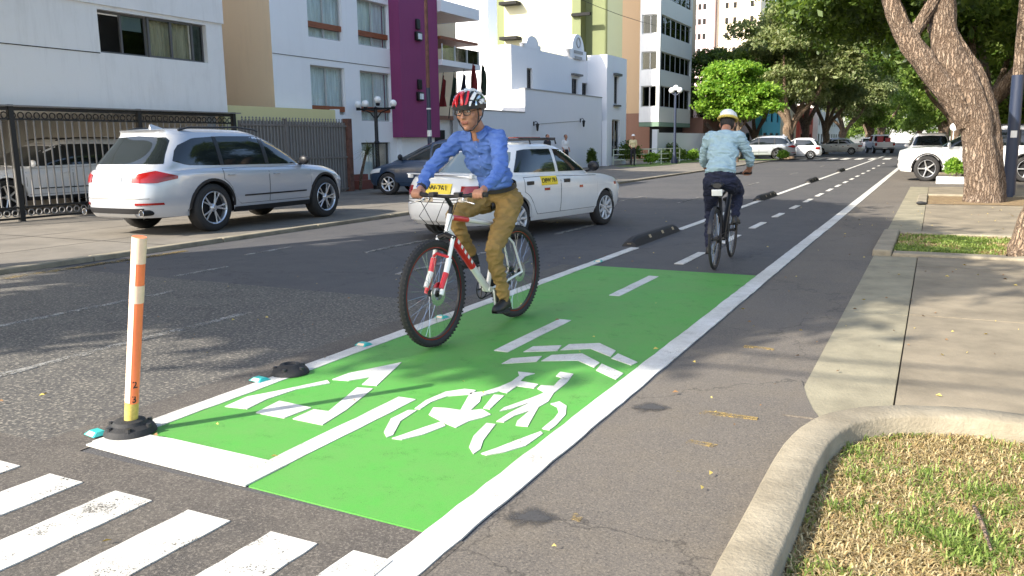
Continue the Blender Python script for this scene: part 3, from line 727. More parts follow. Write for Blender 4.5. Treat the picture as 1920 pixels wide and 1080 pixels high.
def make_suv(label, loc, rz, paint_m, group=None, detail=True, spokes=5, bmw=True, black_trim=True, boxy=False):
    sp = dict(n=4.6, ng=5.2, sill=.30, arch=.445, wr=.395, wheels=(-1.40, 1.45), shoulder=.07, crown=.05, roofcrown=.035,
              body=[(.22, .86, 2.20, -2.50), (.36, .90, 2.31, -2.61), (.55, .935, 2.34, -2.645), (.75, .945, 2.32, -2.625), (.90, .94, 2.25, -2.60), (1.02, .93, 2.12, -2.56), (1.12, .92, 1.6, -2.50)],
              cab=[(.98, .885, 1.20, -2.46), (1.10, .865, 1.02, -2.42), (1.25, .825, .76, -2.29), (1.40, .775, .48, -2.14), (1.54, .715, .16, -2.02), (1.62, .66, -.08, -2.0), (1.66, .60, -.25, -2.05)],
              top=[(-2.3, 1.04), (-2.0, 1.07), (-1, 1.065), (0, 1.04), (1.0, 1.025), (1.5, .985), (1.9, .90), (2.15, .80), (2.35, .70)])
    if boxy:
        sp['top'] = [(-2.3, 1.04), (-2.0, 1.07), (-1, 1.065), (0, 1.05), (1.0, 1.045), (1.5, 1.035), (1.9, 1.0), (2.15, .955), (2.35, .90)]; sp['body'] = sp['body'][:3]+[(.75, .945, 2.35, -2.62), (.90, .94, 2.33, -2.60), (1.02, .93, 2.27, -2.56), (1.12, .92, 2.1, -2.50)]; sp['n'] = 5.4
    t = thing('parked_suv', label, 'suv', loc, rz, group); c = Car(sp); c.shell('body', paint_m, t)
    underside(c, t, .90)
    for wy in c.wy:
        for sd in (-1, 1):
            lip(c, t, wy, sd, 'black_plastic' if black_trim else paint_m)
            wheel(t, sd*.80, wy, .395, .255, sd, spokes if bmw else 5, 'twin' if bmw else 'single', rr=.27)
    for sd in (-1, 1):
        c.panel('side_window', 'car_glass', t, [(-2.06, 1.17), (-1.83, 1.10), (-1.3, 1.085), (1.0, 1.06)], [(-2.06, 1.18), (-1.93, 1.40), (-1.58, 1.53), (-1.0, 1.56), (-.1, 1.56), (.15, 1.51), (.55, 1.33), (1.0, 1.075)], sd, .005, True, 34, 8)
        for y0, y1 in ((-1.17, -1.09), (-.12, -.03)):
            c.panel('window_pillar', 'black_plastic', t, [(y0, 1.085), (y1, 1.085)], [(y0, 1.555), (y1, 1.555)], sd, .010, True, 2, 6)
        door(c, t, -.10, 1.02, .42, 1.03, sd, paint_m); door(c, t, -1.16, -.11, .42, 1.03, sd, paint_m, -1.40)
        handle(c, t, -.0+.08, .90, sd, paint_m); handle(c, t, -1.0, .92, sd, paint_m)
        mirror(c, t, .86, 1.07, sd, 'black_plastic' if bmw else paint_m)
        c.panel('side_moulding', 'black_plastic', t, [(-.72, .545), (.86, .545)], [(-.72, .57), (.86, .57)], sd, .016, nu=20, nv=1)
        c.panel('sill_trim', 'black_plastic', t, [(-.93, .29), (1.0, .29)], [(-.93, .375), (1.0, .375)], sd, .012, nu=12, nv=2)
        wrap(c, 'tail_light', 'red_lens', t, [(11, .85), (38, .84), (56, .90)], [(11, .97), (38, 1.03), (56, .945)], sd, .012)
        wrap(c, 'headlight', 'clear_lens', t, [(12, .64), (50, .72)], [(12, .75), (50, .80)], sd, .010, True)
        b = MB(); b.tube([(sd*.60, -1.75, 1.655), (sd*.615, -1.55, 1.70), (sd*.62, -.5, 1.71), (sd*.60, -.1, 1.675), (sd*.59, .02, 1.645)], .017, 8); b.build('roof_rail', 'black_plastic', t)
        c.panel('reflector', 'red_lens', t, *(([(.52, .50), (.80, .50)], [(.52, .535), (.80, .535)]) if sd > 0 else ([(-.80, .50), (-.52, .50)], [(-.80, .535), (-.52, .535)])), off=.014, end=-1, nu=4, nv=1)
    c.panel('rear_window', 'car_glass', t, [(-.74, 1.13), (.74, 1.13)], [(-.74, 1.15), (-.60, 1.54), (0, 1.57), (.60, 1.54), (.74, 1.15)], end=-1, cab=True, nu=24, nv=8)
    c.panel('windscreen', 'car_glass', t, [(-.76, 1.08), (.76, 1.08)], [(-.76, 1.10), (-.62, 1.55), (0, 1.58), (.62, 1.55), (.76, 1.10)], end=1, cab=True, nu=20, nv=8)
    c.panel('tailgate_seam', 'dark_gap', t, [(-.70, .60), (.70, .60)], [(-.70, .607), (.70, .607)], off=.008, end=-1, nu=14, nv=1)
    c.panel('tailgate_trim', 'chrome', t, [(-.30, .965), (.30, .965)], [(-.30, .983), (.30, .983)], off=.016, end=-1, nu=8, nv=1)
    c.panel('number_plate', 'plate_white', t, [(-.25, .84), (.25, .84)], [(-.25, .945), (.25, .945)], off=.013, end=-1, nu=4, nv=2)
    b = MB(); c.panel('x', 'black_plastic', t, [(-.62, .37), (.62, .37)], [(-.62, .455), (.62, .455)], off=.016, end=-1, nu=16, nv=2, build=False, mb=b)
    b.build('bumper_insert', 'black_plastic', t)
    c.panel('skid_plate', 'alloy', t, [(-.48, .315), (.48, .315)], [(-.48, .365), (.48, .365)], off=.018, end=-1, nu=12, nv=2)
    for sd in (-1, 1):
        b = MB(); b.tube([(sd*.66, -2.36, .385), (sd*.66, -2.622, .385)], .045, 14); b.build('exhaust_pipe', 'dark_gap', t)
        b = MB(); b.torus((sd*.66, -2.625, .385), (0, 1, 0), .048, .007, 20, 6); b.build('exhaust_ring', 'chrome', t)
    c.panel('grille', 'black_plastic', t, [(-.40, .58), (.40, .58)], [(-.40, .76), (.40, .76)], off=.012, end=1, nu=10, nv=2)
    c.panel('number_plate', 'plate_white', t, [(-.25, .42), (.25, .42)], [(-.25, .53), (.25, .53)], off=.018, end=1, nu=4, nv=2)
    b = MB(); b.grid([[(x, -1.66-k*.12, 1.685) for x in (-.012, .012)] for k in range(2)]); b.add([(-.035, -1.50, 1.68), (.035, -1.50, 1.68), (-.03, -1.78, 1.675), (.03, -1.78, 1.675), (0, -1.79, 1.755), (0, -1.74, 1.76)], [(0, 1, 5), (0, 5, 4, 2), (1, 3, 4, 5), (2, 4, 3)]); b.build('roof_antenna', paint_m, t)
    return t, c

suv, sc_ = make_suv('silver SUV parked on the left pavement with its tail to the camera', (-11.50, 11.40, .05), rad(0), 'silver_paint')
for o in [o for o in C.objects if o.parent == suv and o.name.startswith('roof_rail')]: pass

def make_sedan():
    sp = dict(n=4.2, ng=4.6, sill=.24, arch=.335, wr=.295, wheels=(-1.20, 1.23), shoulder=.04, crown=.025, roofcrown=.03,
              body=[(.20, .76, 2.02, -1.98), (.32, .80, 2.12, -2.09), (.48, .825, 2.14, -2.12), (.66, .83, 2.12, -2.10), (.80, .825, 2.05, -2.06), (.90, .815, 1.9, -2.0), (.97, .81, 1.8, -1.95)],
              cab=[(.84, .765, 1.16, -1.56), (.93, .745, .98, -1.44), (1.05, .715, .76, -1.27), (1.17, .675, .54, -1.12), (1.27, .635, .34, -1.0), (1.33, .59, .18, -.92), (1.36, .53, .02, -.84)],
              top=[(-2.15, .86), (-1.9, .915), (-1.4, .925), (-.6, .91), (.4, .885), (1.1, .865), (1.6, .79), (1.95, .70), (2.15, .62)])
    t = thing('taxi', 'white taxi sedan with yellow number stickers driving in the nearest lane', 'taxi', (-6.17, 12.58, 0), rad(-10)); t.scale = (1.06, 1.06, 1.04); c = Car(sp); c.shell('body', 'taxi_white', t)
    underside(c, t, .79)
    for wy in c.wy:
        for sd in (-1, 1): lip(c, t, wy, sd, 'taxi_white', .02, .006); wheel(t, sd*.72, wy, .295, .17, sd, 9, 'single', 'hubcap', .20)
    for sd in (-1, 1):
        c.panel('side_window', 'car_glass', t, [(-1.14, .96), (-.18, .945)], [(-1.14, .975), (-.90, 1.27), (-.80, 1.29), (-.18, 1.29)], sd, .005, True, 16, 6)
        c.panel('side_window', 'car_glass', t, [(-.10, .945), (.93, .93)], [(-.10, 1.29), (.28, 1.27), (.93, .945)], sd, .005, True, 16, 6)
        c.panel('quarter_window', 'light_glass', t, [(-1.36, .965), (-1.19, .965)], [(-1.36, .975), (-1.19, 1.10)], sd, .005, True, 6, 4)
        door(c, t, -.14, .93, .33, .885, sd, 'taxi_white'); door(c, t, -1.06, -.15, .33, .89, sd, 'taxi_white', -1.20)
        for y in (-.93, .02): b = MB(); x = c.side(y, .80); b.obox((sd*(x+.004), y, .80), (.02, .17, .055)); b.build('door_handle', 'black_plastic', t, bevel=.008)
        mirror(c, t, .80, .95, sd, 'black_plastic', .95)
        c.panel('side_marking', 'plate_white', t, [(-.98, .70), (1.7, .70)], [(-.98, .704), (1.7, .704)], sd, .0055, nu=30, nv=1)
        for y, w_ in ((-.52, .07), (.42, .05), (1.60, .05)): c.panel('reflective_sticker', 'red_lens', t, [(y-w_, .675), (y+w_, .675)], [(y-w_, .715), (y+w_, .715)], sd, .009, nu=3, nv=1)
        c.panel('number_sticker', 'sign_yellow', t, [(-.66, .755), (-.24, .755)], [(-.66, .885), (-.24, .885)], sd, .010, nu=5, nv=4)
        x = c.side(-.45, .82)+.012
        text_obj('sticker_number', 'D8W 761', .10, 'ink', t, (sd*x, -.45, .82), (rad(88), 0, rad(90*sd)))
        xs = (.44, .76); P = lambda z0, z1: ([(xs[0], z0), (xs[1], z0)], [(xs[0], z1), (xs[1], z1)]) if sd > 0 else ([(-xs[1], z0), (-xs[0], z0)], [(-xs[1], z1), (-xs[0], z1)])
        wrap(c, 'tail_light', 'red_lens', t, [(16, .66), (48, .66)], [(16, .80), (48, .80)], sd, .010)
        xs = (.52, .74); c.panel('reflector', 'red_lens', t, *P(.455, .52), off=.016, end=-1, nu=3, nv=1)
        wrap(c, 'headlight', 'clear_lens', t, [(14, .54), (46, .57)], [(14, .63), (46, .67)], sd, .010, True)
    c.panel('reflector', 'red_lens', t, [(-.22, .455), (.06, .455)], [(-.22, .51), (.06, .51)], off=.016, end=-1, nu=3, nv=1)
    c.panel('rear_window', 'light_glass', t, [(-.62, .955), (.62, .955)], [(-.62, .97), (-.52, 1.25), (0, 1.28), (.52, 1.25), (.62, .97)], end=-1, cab=True, nu=20, nv=8)
    c.panel('windscreen', 'car_glass', t, [(-.64, .93), (.64, .93)], [(-.64, .95), (-.53, 1.27), (0, 1.30), (.53, 1.27), (.64, .95)], end=1, cab=True, nu=18, nv=8)
    c.panel('bumper_seam', 'dark_gap', t, [(-.74, .565), (.74, .565)], [(-.74, .575), (.74, .575)], off=.008, end=-1, nu=16, nv=1)
    c.panel('bumper', 'taxi_white', t, [(-.76, .30), (.76, .30)], [(-.76, .545), (.76, .545)], off=.022, end=-1, nu=22, nv=4)
    c.panel('boot_seam', 'dark_gap', t, [(-.60, .605), (.60, .605)], [(-.60, .612), (.60, .612)], off=.008, end=-1, nu=12, nv=1)
    c.panel('number_panel', 'sign_yellow', t, [(-.30, .69), (.30, .69)], [(-.30, .83), (.30, .83)], off=.016, end=-1, nu=8, nv=3)
    text_obj('panel_number', 'D8W·761', .125, 'ink', t, (0, c.end(0, .76, False)-.018, .762), (rad(90), 0, 0))
    b = MB(); b.box(-.62, .62, -1.98, -1.87, .95, .968); b.box(-.60, -.54, -1.98, -1.92, .90, .96); b.box(.54, .60, -1.98, -1.92, .90, .96); b.build('boot_spoiler', 'taxi_white', t, bevel=.01)
    rk = MB()
    for y in (-.62, .05):
        rk.tube([(-.60, y, 1.36), (-.58, y, 1.43), (.58, y, 1.43), (.60, y, 1.36)], .014, 6)
    for x in (-.45, .45): rk.tube([(x, -.70, 1.45), (x, .25, 1.45)], .012, 6)
    rk.build('roof_rack', 'black_metal', t)
    b = MB(); b.obox((.25, -.28, 1.462), (.16, .62, .02)); b.build('rack_pad', 'red_lens', t, bevel=.006)
    return t, c
taxi, tc_ = make_sedan()

def make_hatch(label, loc, rz, paint_m, name='parked_car', cat='car', L=1., group=None, glass='car_glass'):
    sp = dict(n=3.8, ng=3.6, sill=.25, arch=.345, wr=.305, wheels=(-1.18, 1.22), shoulder=.05, crown=.05, roofcrown=.05,
              body=[(.20, .78, 1.92, -1.82), (.34, .83, 2.0, -1.90), (.50, .85, 2.02, -1.92), (.70, .85, 1.98, -1.90), (.84, .84, 1.86, -1.88), (.94, .83, 1.6, -1.84)],
              cab=[(.86, .79, 1.36, -1.80), (.98, .77, 1.10, -1.76), (1.14, .74, .72, -1.66), (1.30, .69, .38, -1.54), (1.42, .63, .08, -1.40), (1.48, .56, -.12, -1.26)],
              top=[(-1.95, .90), (-1.2, .935), (0, .91), (.9, .90), (1.4, .82), (1.8, .70), (2.05, .58)])
    t = thing(name, label, cat, loc, rz, group); c = Car(sp); c.shell('body', paint_m, t); underside(c, t, .81)
    for wy in c.wy:
        for sd in (-1, 1): lip(c, t, wy, sd, paint_m, .02, .005); wheel(t, sd*.735, wy, .305, .18, sd, 7, 'single', 'alloy', .20)
    for sd in (-1, 1):
        c.panel('side_window', glass, t, [(-1.45, .99), (-.12, .965)], [(-1.45, 1.0), (-1.15, 1.36), (-.12, 1.39)], sd, .005, True, 16, 6)
        c.panel('side_window', glass, t, [(-.05, .965), (1.0, .945)], [(-.05, 1.39), (.25, 1.33), (1.0, .955)], sd, .005, True, 16, 6)
        door(c, t, -.09, 1.0, .34, .90, sd, paint_m); door(c, t, -1.0, -.10, .34, .90, sd, paint_m, -1.18)
        handle(c, t, .02, .80, sd, paint_m); handle(c, t, -.9, .81, sd, paint_m); mirror(c, t, .84, .98, sd, 'black_plastic')
        wrap(c, 'headlight', 'clear_lens', t, [(16, .54), (56, .62)], [(16, .64), (56, .74)], sd, .010, True)
        wrap(c, 'tail_light', 'red_lens', t, [(26, .70), (50, .70)], [(26, .88), (50, .86)], sd, .010)
    c.panel('windscreen', glass, t, [(-.68, .93), (.68, .93)], [(-.68, .95), (-.56, 1.40), (0, 1.44), (.56, 1.40), (.68, .95)], end=1, cab=True, nu=18, nv=8)
    c.panel('rear_window', glass, t, [(-.62, 1.0), (.62, 1.0)], [(-.62, 1.02), (-.54, 1.36), (0, 1.40), (.54, 1.36), (.62, 1.02)], end=-1, cab=True, nu=16, nv=6)
    c.panel('number_plate', 'plate_white', t, [(-.22, .40), (.22, .40)], [(-.22, .50), (.22, .50)], off=.016, end=1, nu=3, nv=2)
    c.panel('grille', 'black_plastic', t, [(-.35, .50), (.35, .50)], [(-.35, .58), (.35, .58)], off=.010, end=1, nu=6, nv=2)
    return t
make_hatch('dark blue hatchback parked in front of the purple hotel tower', (-12.35, 19.95, 0.05), rad(97), 'blue_grey_paint')
def label(o, **k):
    for a, b in k.items(): o[a] = b
    return o
# the white car in the yard behind the iron gate, nose to the left of the picture
yard = make_suv('white SUV parked in the yard behind the black iron gate', (-18.3, 12.3, .05), rad(178), 'suv_white', bmw=False, black_trim=False)[0]
yard.scale = (.95, .95, .95)
right_suv = make_suv('white SUV nosing out of the driveway behind the big leaning tree', (1.22, 31.9, .0), rad(90), 'suv_white', bmw=False, boxy=True)[0]
right_suv.scale = (1, 1, 1.07)
back_suv = dup(right_suv, (-.30, 43.5, 0), rad(2), label='second white SUV further back, only its roof and windows showing'); back_suv.scale = (.97, .97, .97)
far_suv = dup(suv, (-11.4, 61.5, 0), rad(100), label='silver SUV parked across the far left side beyond the rear cyclist')
far_white = dup([o for o in C.objects if o.name == 'parked_car'][0], (-9.2, 63.5, 0), rad(95), label='white small car half hidden behind the far silver SUV')
def repaint(root, a, b):
    for o in C.objects:
        if o.parent == root and o.type == 'MESH' and any(m and m.name == a for m in o.data.materials):
            o.data = o.data.copy()
            for i, m in enumerate(o.data.materials):
                if m.name == a: o.data.materials[i] = M(b)
repaint(far_white, 'blue_grey_paint', 'suv_white')
fc1 = dup(taxi, (-8.1, 82, 0), rad(92), label='white sedan crossing the far junction left of the pickup'); fc1['category'] = 'car'; fc1.name = 'far_sedan'
for o in [o for o in C.objects if o.parent == fc1 and o.name.split('.')[0] in ('number_sticker', 'sticker_number', 'panel_number', 'number_panel', 'roof_rack', 'rack_pad')]: bpy.data.objects.remove(o)
mat('grey_paint', (.22, .23, .25), .3, metal=.3, coat=.6); mat('far_red', (.5, .04, .03), .3, coat=.5)
fars = [(-2.2, 118, 2, 'far_red', 'far red car to the right of the pickup'), (-7.0, 104, 5, 'suv_white', 'pale car queuing behind the far white sedan'), (-10.2, 98, 60, 'grey_paint', 'grey car parked under the far left trees')]
for x, y, a, p, l in fars:
    o = dup([o for o in C.objects if o.name == 'parked_car'][0], (x, y, 0), rad(a), label=l); repaint(o, 'blue_grey_paint', p)
# pickup
def make_pickup():
    t = thing('pickup_truck', 'white double cab pickup driving away down the road', 'pickup', (-4.9, 88.5, 0), rad(14))
    b = MB(); b.box(-.88, .88, -2.5, -.8, .55, 1.05); b.build('load_bed', 'suv_white', t, bevel=.05)
    b = MB(); b.poly([(-.9, -.78), (.9, -.78), (.9, 2.3), (.75, 2.5), (-.75, 2.5), (-.9, 2.3)], .5, 1.08); b.build('body', 'suv_white', t, bevel=.06)
    b = MB(); lo = [(-.84, -.78), (.84, -.78), (.84, 1.2), (-.84, 1.2)]; hi = [(-.70, -.62), (.70, -.62), (.70, .65), (-.70, .65)]
    b.add([(x, y, 1.08) for x, y in lo]+[(x, y, 1.74) for x, y in hi], [(0, 1, 5, 4), (1, 2, 6, 5), (2, 3, 7, 6), (3, 0, 4, 7), (4, 5, 6, 7)]); b.build('cab', 'suv_white', t, bevel=.05)
    b = MB(); b.add([(-.68, -.775, 1.14), (.68, -.775, 1.14), (.60, -.665, 1.62), (-.60, -.665, 1.62)], [(0, 1, 2, 3)]); b.build('rear_window', 'car_glass', t)
    for sd in (-1, 1):
        b = MB(); b.add([(sd*.845, -.62, 1.14), (sd*.845, .95, 1.14), (sd*.735, .55, 1.64), (sd*.735, -.52, 1.64)], [(0, 1, 2, 3)]); b.build('side_window', 'car_glass', t)
        b = MB(); b.box(*(sorted((sd*.70, sd*.87))), -2.53, -2.49, .72, .98); b.build('tail_light', 'red_lens', t)
        for y in (-1.65, 1.75): wheel(t, sd*.80, y, .38, .24, sd, 6, 'single', 'alloy')
    b = MB(); b.box(-.85, .85, -2.66, -2.48, .42, .56); b.build('bumper', 'grey_paint', t, bevel=.02)
    b = MB(); b.box(-.2, .2, -2.68, -2.655, .44, .54); b.build('number_plate', 'plate_white', t)
    b = MB(); b.box(-.86, .86, -2.35, 2.3, .34, .56); b.build('chassis', 'underbody', t)
    mat('load_stuff', (.5, .08, .08), .7)
    b = MB(); b.obox((-.2, -1.2, 1.3), (.5, .5, .6)); b.obox((.4, -1.6, 1.25), (.4, .5, .4)); b.build('load', 'load_stuff', t, bevel=.03)
make_pickup()

# ------------------------------------------------------------------ buildings
def facade(parent, O, U, N, L, z0, z1, openings, m, th=.25, name='wall'):
    """wall standing on line O + u*U (unit), outer face towards N; openings are (u0, u1, z0, z1)"""
    O = Vector(O); U = Vector(U); N = Vector(N); us = sorted({0, L, *[o[0] for o in openings], *[o[1] for o in openings]}); zs = sorted({z0, z1, *[o[2] for o in openings], *[o[3] for o in openings]})
    b = MB(); P = lambda u, z, d: tuple(O+U*u-N*d+Vector((0, 0, z)))
    cell = [[not any(o[0]-1e-6 <= (us[i]+us[i+1])/2 <= o[1] and o[2] <= (zs[j]+zs[j+1])/2 <= o[3] for o in openings) for j in range(len(zs)-1)] for i in range(len(us)-1)]
    up = U.cross(Vector((0, 0, 1))).dot(N) > 0
    def q(a, flip): b.add(a if (up != flip) else a[::-1], [(0, 1, 2, 3)])
    for i in range(len(us)-1):
        for j in range(len(zs)-1):
            if cell[i][j]:
                q([P(us[i], zs[j], 0), P(us[i+1], zs[j], 0), P(us[i+1], zs[j+1], 0), P(us[i], zs[j+1], 0)], False)
                q([P(us[i], zs[j], th), P(us[i+1], zs[j], th), P(us[i+1], zs[j+1], th), P(us[i], zs[j+1], th)], True)
                for di, a in ((-1, us[i]), (1, us[i+1])):
                    k = i+di
                    if k < 0 or k >= len(us)-1 or not cell[k][j]: q([P(a, zs[j], 0), P(a, zs[j], th), P(a, zs[j+1], th), P(a, zs[j+1], 0)], di < 0)
                for dj, a in ((-1, zs[j]), (1, zs[j+1])):
                    k = j+dj
                    if k < 0 or k >= len(zs)-1 or not cell[i][k]: q([P(us[i], a, 0), P(us[i+1], a, 0), P(us[i+1], a, th), P(us[i], a, th)], dj < 0)
    return b.build(name, m, parent, smooth=False)
def window(parent, O, U, N, u0, u1, z0, z1, panes=2, frame='window_frame', pane='pane', fw=.045, back='curtain', depth=.12, band=None, bandm='wood_band', curtain_gap=0., room=.9, open_first=False):
    """a framed window in an opening: bars, one pane per light, curtain or blind behind, dark room behind that"""
    O = Vector(O); U = Vector(U); N = Vector(N)
    def bx(b, a0, a1, c0, c1, d0, d1, m=0):
        vs = [tuple(O+U*u-N*d+Vector((0, 0, z))) for z in (c0, c1) for d in (d0, d1) for u in (a0, a1)]
        b.add(vs, [(0, 2, 3, 1), (4, 5, 7, 6), (0, 1, 5, 4), (2, 6, 7, 3), (0, 4, 6, 2), (1, 3, 7, 5)], m)
    b = MB(); e = .002
    bx(b, u0+e, u1-e, z0+e, z0+fw, depth, depth+.06); bx(b, u0+e, u1-e, z1-fw, z1-e, depth, depth+.06)
    for k in range(panes+1):
        u = u0+fw/2+e+(u1-u0-fw-2*e)*k/panes; bx(b, u-fw/2, u+fw/2, z0+fw, z1-fw, depth+.003, depth+.057)
    w = b.build('window', frame, parent, smooth=False)
    for k in range(panes):
        a = u0+(u1-u0)*k/panes+fw*.6; c = u0+(u1-u0)*(k+1)/panes-fw*.6
        if open_first and k == 0: continue
        b = MB(); bx(b, a, c, z0+fw*.8, z1-fw*.8, depth+.025, depth+.033); b.build('pane', pane, w, smooth=False)
    if band:
        b = MB(); bx(b, u0+.003, u1-.003, band[0], band[1], depth-.05, depth+.08); b.build('sill_band', bandm, w, smooth=False)
    if back:
        b = MB(); n = 36; G = []
        for i in range(n+1):
            u = u0+.02+(u1-u0-.04)*i/n; d = depth+.16+.022*math.sin(i*1.9+u0*7)+.012*math.sin(i*.7+u0*3)
            G.append([tuple(O+U*u-N*d+Vector((0, 0, z))) for z in (z0+.01, z1-.01)])
        if curtain_gap: keep = int(n*(1-curtain_gap)); G = G[:keep]
        b.grid(G); b.build('curtain', back, w)
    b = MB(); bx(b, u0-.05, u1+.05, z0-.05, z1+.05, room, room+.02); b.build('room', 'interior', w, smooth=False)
    return w
X1 = Vector((1, 0, 0)); Y1 = Vector((0, 1, 0))
def solid(parent, x0, x1, y0, y1, z0, z1, m, name='wall', bevel=0): b = MB(); b.box(x0, x1, y0, y1, z0, z1); return b.build(name, m, parent, smooth=False, bevel=bevel)

# white block on the left with the strip window
B = thing('apartment_building', 'grey white plastered block with a dark strip window above the iron gate', 'building')
facade(B, (-16, 8.4, 0), Y1, X1, 7.38, 2.25, 9.5, [(3.9, 6.86, 3.44, 4.33)], 'plaster_white')
solid(B, -28, -16.002, 8.396, 8.62, 2.25, 9.5, 'plaster_white'); solid(B, -28, -16.252, 15.55, 15.77, 2.25, 9.5, 'plaster_white')
solid(B, -28, -16.252, 8.63, 15.54, 2.25, 2.45, 'plaster_white', 'floor_slab'); solid(B, -28, -16.1, 8.5, 15.7, 9.5, 9.65, 'grey_wall', 'roof')
b = MB(); b.box(-15.998, -15.955, 8.39, 15.80, 4.42, 9.49); b.build('upper_wall', 'plaster_white', B, smooth=False)
b = MB(); b.box(-16.0, -15.988, 8.4, 12.28, 3.415, 3.432); b.build('wall_groove', 'dark_gap', B, smooth=False)
solid(B, -27, -26.8, 8.4, 15.7, 0, 2.25, 'grey_wall'); solid(B, -26.8, -16.3, 15.45, 15.6, 0, 2.24, 'grey_wall'); solid(B, -16.6, -16.25, 15.3, 15.6, 0, 2.25, 'grey_wall', 'column'); solid(B, -22.3, -22.0, 8.9, 9.2, 0, 2.25, 'grey_wall', 'column')
O = (-16, 8.4, 0)
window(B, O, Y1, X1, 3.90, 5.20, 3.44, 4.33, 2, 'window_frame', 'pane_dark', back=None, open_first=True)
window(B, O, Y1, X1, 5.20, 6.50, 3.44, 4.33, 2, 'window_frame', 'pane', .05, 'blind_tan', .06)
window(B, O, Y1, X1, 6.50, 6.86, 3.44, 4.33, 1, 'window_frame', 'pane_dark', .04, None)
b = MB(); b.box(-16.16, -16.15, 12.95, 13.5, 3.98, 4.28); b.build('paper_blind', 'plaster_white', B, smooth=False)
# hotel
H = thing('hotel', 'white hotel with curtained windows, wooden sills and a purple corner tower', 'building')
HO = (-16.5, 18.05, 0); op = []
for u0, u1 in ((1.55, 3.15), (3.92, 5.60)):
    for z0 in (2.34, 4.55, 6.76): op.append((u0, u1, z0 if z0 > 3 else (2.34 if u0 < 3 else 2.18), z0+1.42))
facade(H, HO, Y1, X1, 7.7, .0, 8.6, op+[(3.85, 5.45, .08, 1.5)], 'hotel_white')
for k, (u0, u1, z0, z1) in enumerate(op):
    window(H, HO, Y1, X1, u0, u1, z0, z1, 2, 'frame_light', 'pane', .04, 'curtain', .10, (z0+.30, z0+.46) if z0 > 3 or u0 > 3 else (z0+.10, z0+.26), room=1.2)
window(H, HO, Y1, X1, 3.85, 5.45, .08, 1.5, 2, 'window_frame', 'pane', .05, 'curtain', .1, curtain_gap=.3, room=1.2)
facade(H, (-30, 18.046, 0), X1, -Y1, 13.496, 0, 8.6, [], 'beige_wall')
solid(H, -30, -16.2, 25.5, 25.75, 0, 8.6, 'hotel_white'); solid(H, -30, -16.4, 18.0, 25.8, 8.6, 8.8, 'hotel_white', 'roof')
b = MB(); b.box(-16.498, -16.488, 18.055, 23.6, 3.94, 3.955); b.build('wall_groove', 'dark_gap', H, smooth=False)
b = MB(); b.box(-16.9, -16.09, 23.67, 26.05, 1.66, 8.6); b.build('purple_tower', 'purple', H, smooth=False)
for z in (2.9, 4.9):
    b = MB(); b.box(-16.088, -15.98, 24.55, 24.9, z, z+.30); b.box(-16.088, -16.0, 24.62, 24.83, z+.38, z+.72); wl = b.build('tower_lamp', 'black_metal', H, bevel=.02)
    b = MB(); b.box(-15.978, -15.96, 24.62, 24.84, z+.05, z+.24); b.build('lamp_glass', 'curtain', wl)
solid(H, -17.5, -16.3, 23.9, 26.0, 0, 1.655, 'hotel_white'); solid(H, -16.488, -16.25, 20.35, 21.85, .05, .5, 'plinth', 'plinth'); solid(H, -16.25, -15.95, 21.0, 21.7, .05, .33, 'plinth', 'planter_box')
solid(H, -16.49, -16.3, 20.38, 20.62, .05, 2.5, 'hotel_white', 'pillar')
# terrace part right of the tower
T_ = thing('terrace_house', 'white terraced front with slab balconies and flags right of the purple tower', 'building')
solid(T_, -26, -17.4, 26.3, 30.5, 0, 2.35, 'hotel_white'); solid(T_, -26, -17.9, 26.6, 30.4, 2.35, 6.5, 'beige_wall')
solid(T_, -18.0, -15.95, 26.1, 28.9, 4.20, 4.40, 'hotel_white', 'balcony_slab'); solid(T_, -18.0, -15.95, 26.1, 28.9, 6.05, 6.45, 'hotel_white', 'canopy_slab')
solid(T_, -18.0, -16.0, 26.15, 28.85, 5.12, 5.22, 'wood_band', 'pergola_beam')
b = MB(); b.box(-15.985, -15.97, 26.12, 28.88, 4.40, 4.9); b.build('balcony_glass', 'pane', T_, smooth=False)
for y in (26.15, 27.05, 27.95, 28.85): b = MB(); b.cyl((-15.978, y, 4.40), (-15.978, y, 4.95), .018, n=8); b.build('baluster', 'white_metal', T_)
solid(T_, -17.42, -17.38, 26.9, 28.5, 1.0, 1.95, 'interior', 'window'); solid(T_, -17.40, -17.2, 26.6, 30.0, 2.35, 2.5, 'brown_wall', 'ledge')
for i, (y, zt_) in enumerate(((26.6, 4.0), (27.0, 4.05), (27.35, 4.15), (27.7, 4.5), (28.05, 4.45))):
    f = thing('flag', ['dark red flag furled on its pole, first from the purple tower', 'dark green flag furled on its pole, second from the purple tower', 'dark flag furled, middle one of the five beside the hotel', 'navy flag on the tall pole left of the outermost flag', 'red flag on the outermost pole above the cyclist helmet'][i], 'flag', (-16.5+.22*i, y, 2.35), 0, 'flags on poles beside the hotel')
    b = MB(); b.cyl((0, 0, 0), (.25, .05, zt_-2.35), .02, .012, 8); b.build('pole', 'black_metal', f)
    b = MB(); G = []
    for k in range(9):
        t = k/8; z = (zt_-2.35)*(1-.05)-1.15*t; G.append([(.25*(z/(zt_-2.35))+a*.30*(.35+t*.65)-.02, .05+.07*math.sin(a*9+t*4+i), z-.25*a*(1-t)) for a in np.linspace(0, 1, 9)])
    b.grid(G); b.build('cloth', 'flag%d' % (i % 3), f)
# added pale wall standing in for the bright sky behind the house
K = thing('sky_stand_in', 'added tall white wall standing in for bright sky behind the colonial house', 'building')
solid(K, -31, -23.75, 44, 45.2, 0, 26, 'colonial_white')
for k in range(6): solid(K, -29, -28, 43.96, 44.0, 8+2.6*k, 9.2+2.6*k, 'interior', 'window')
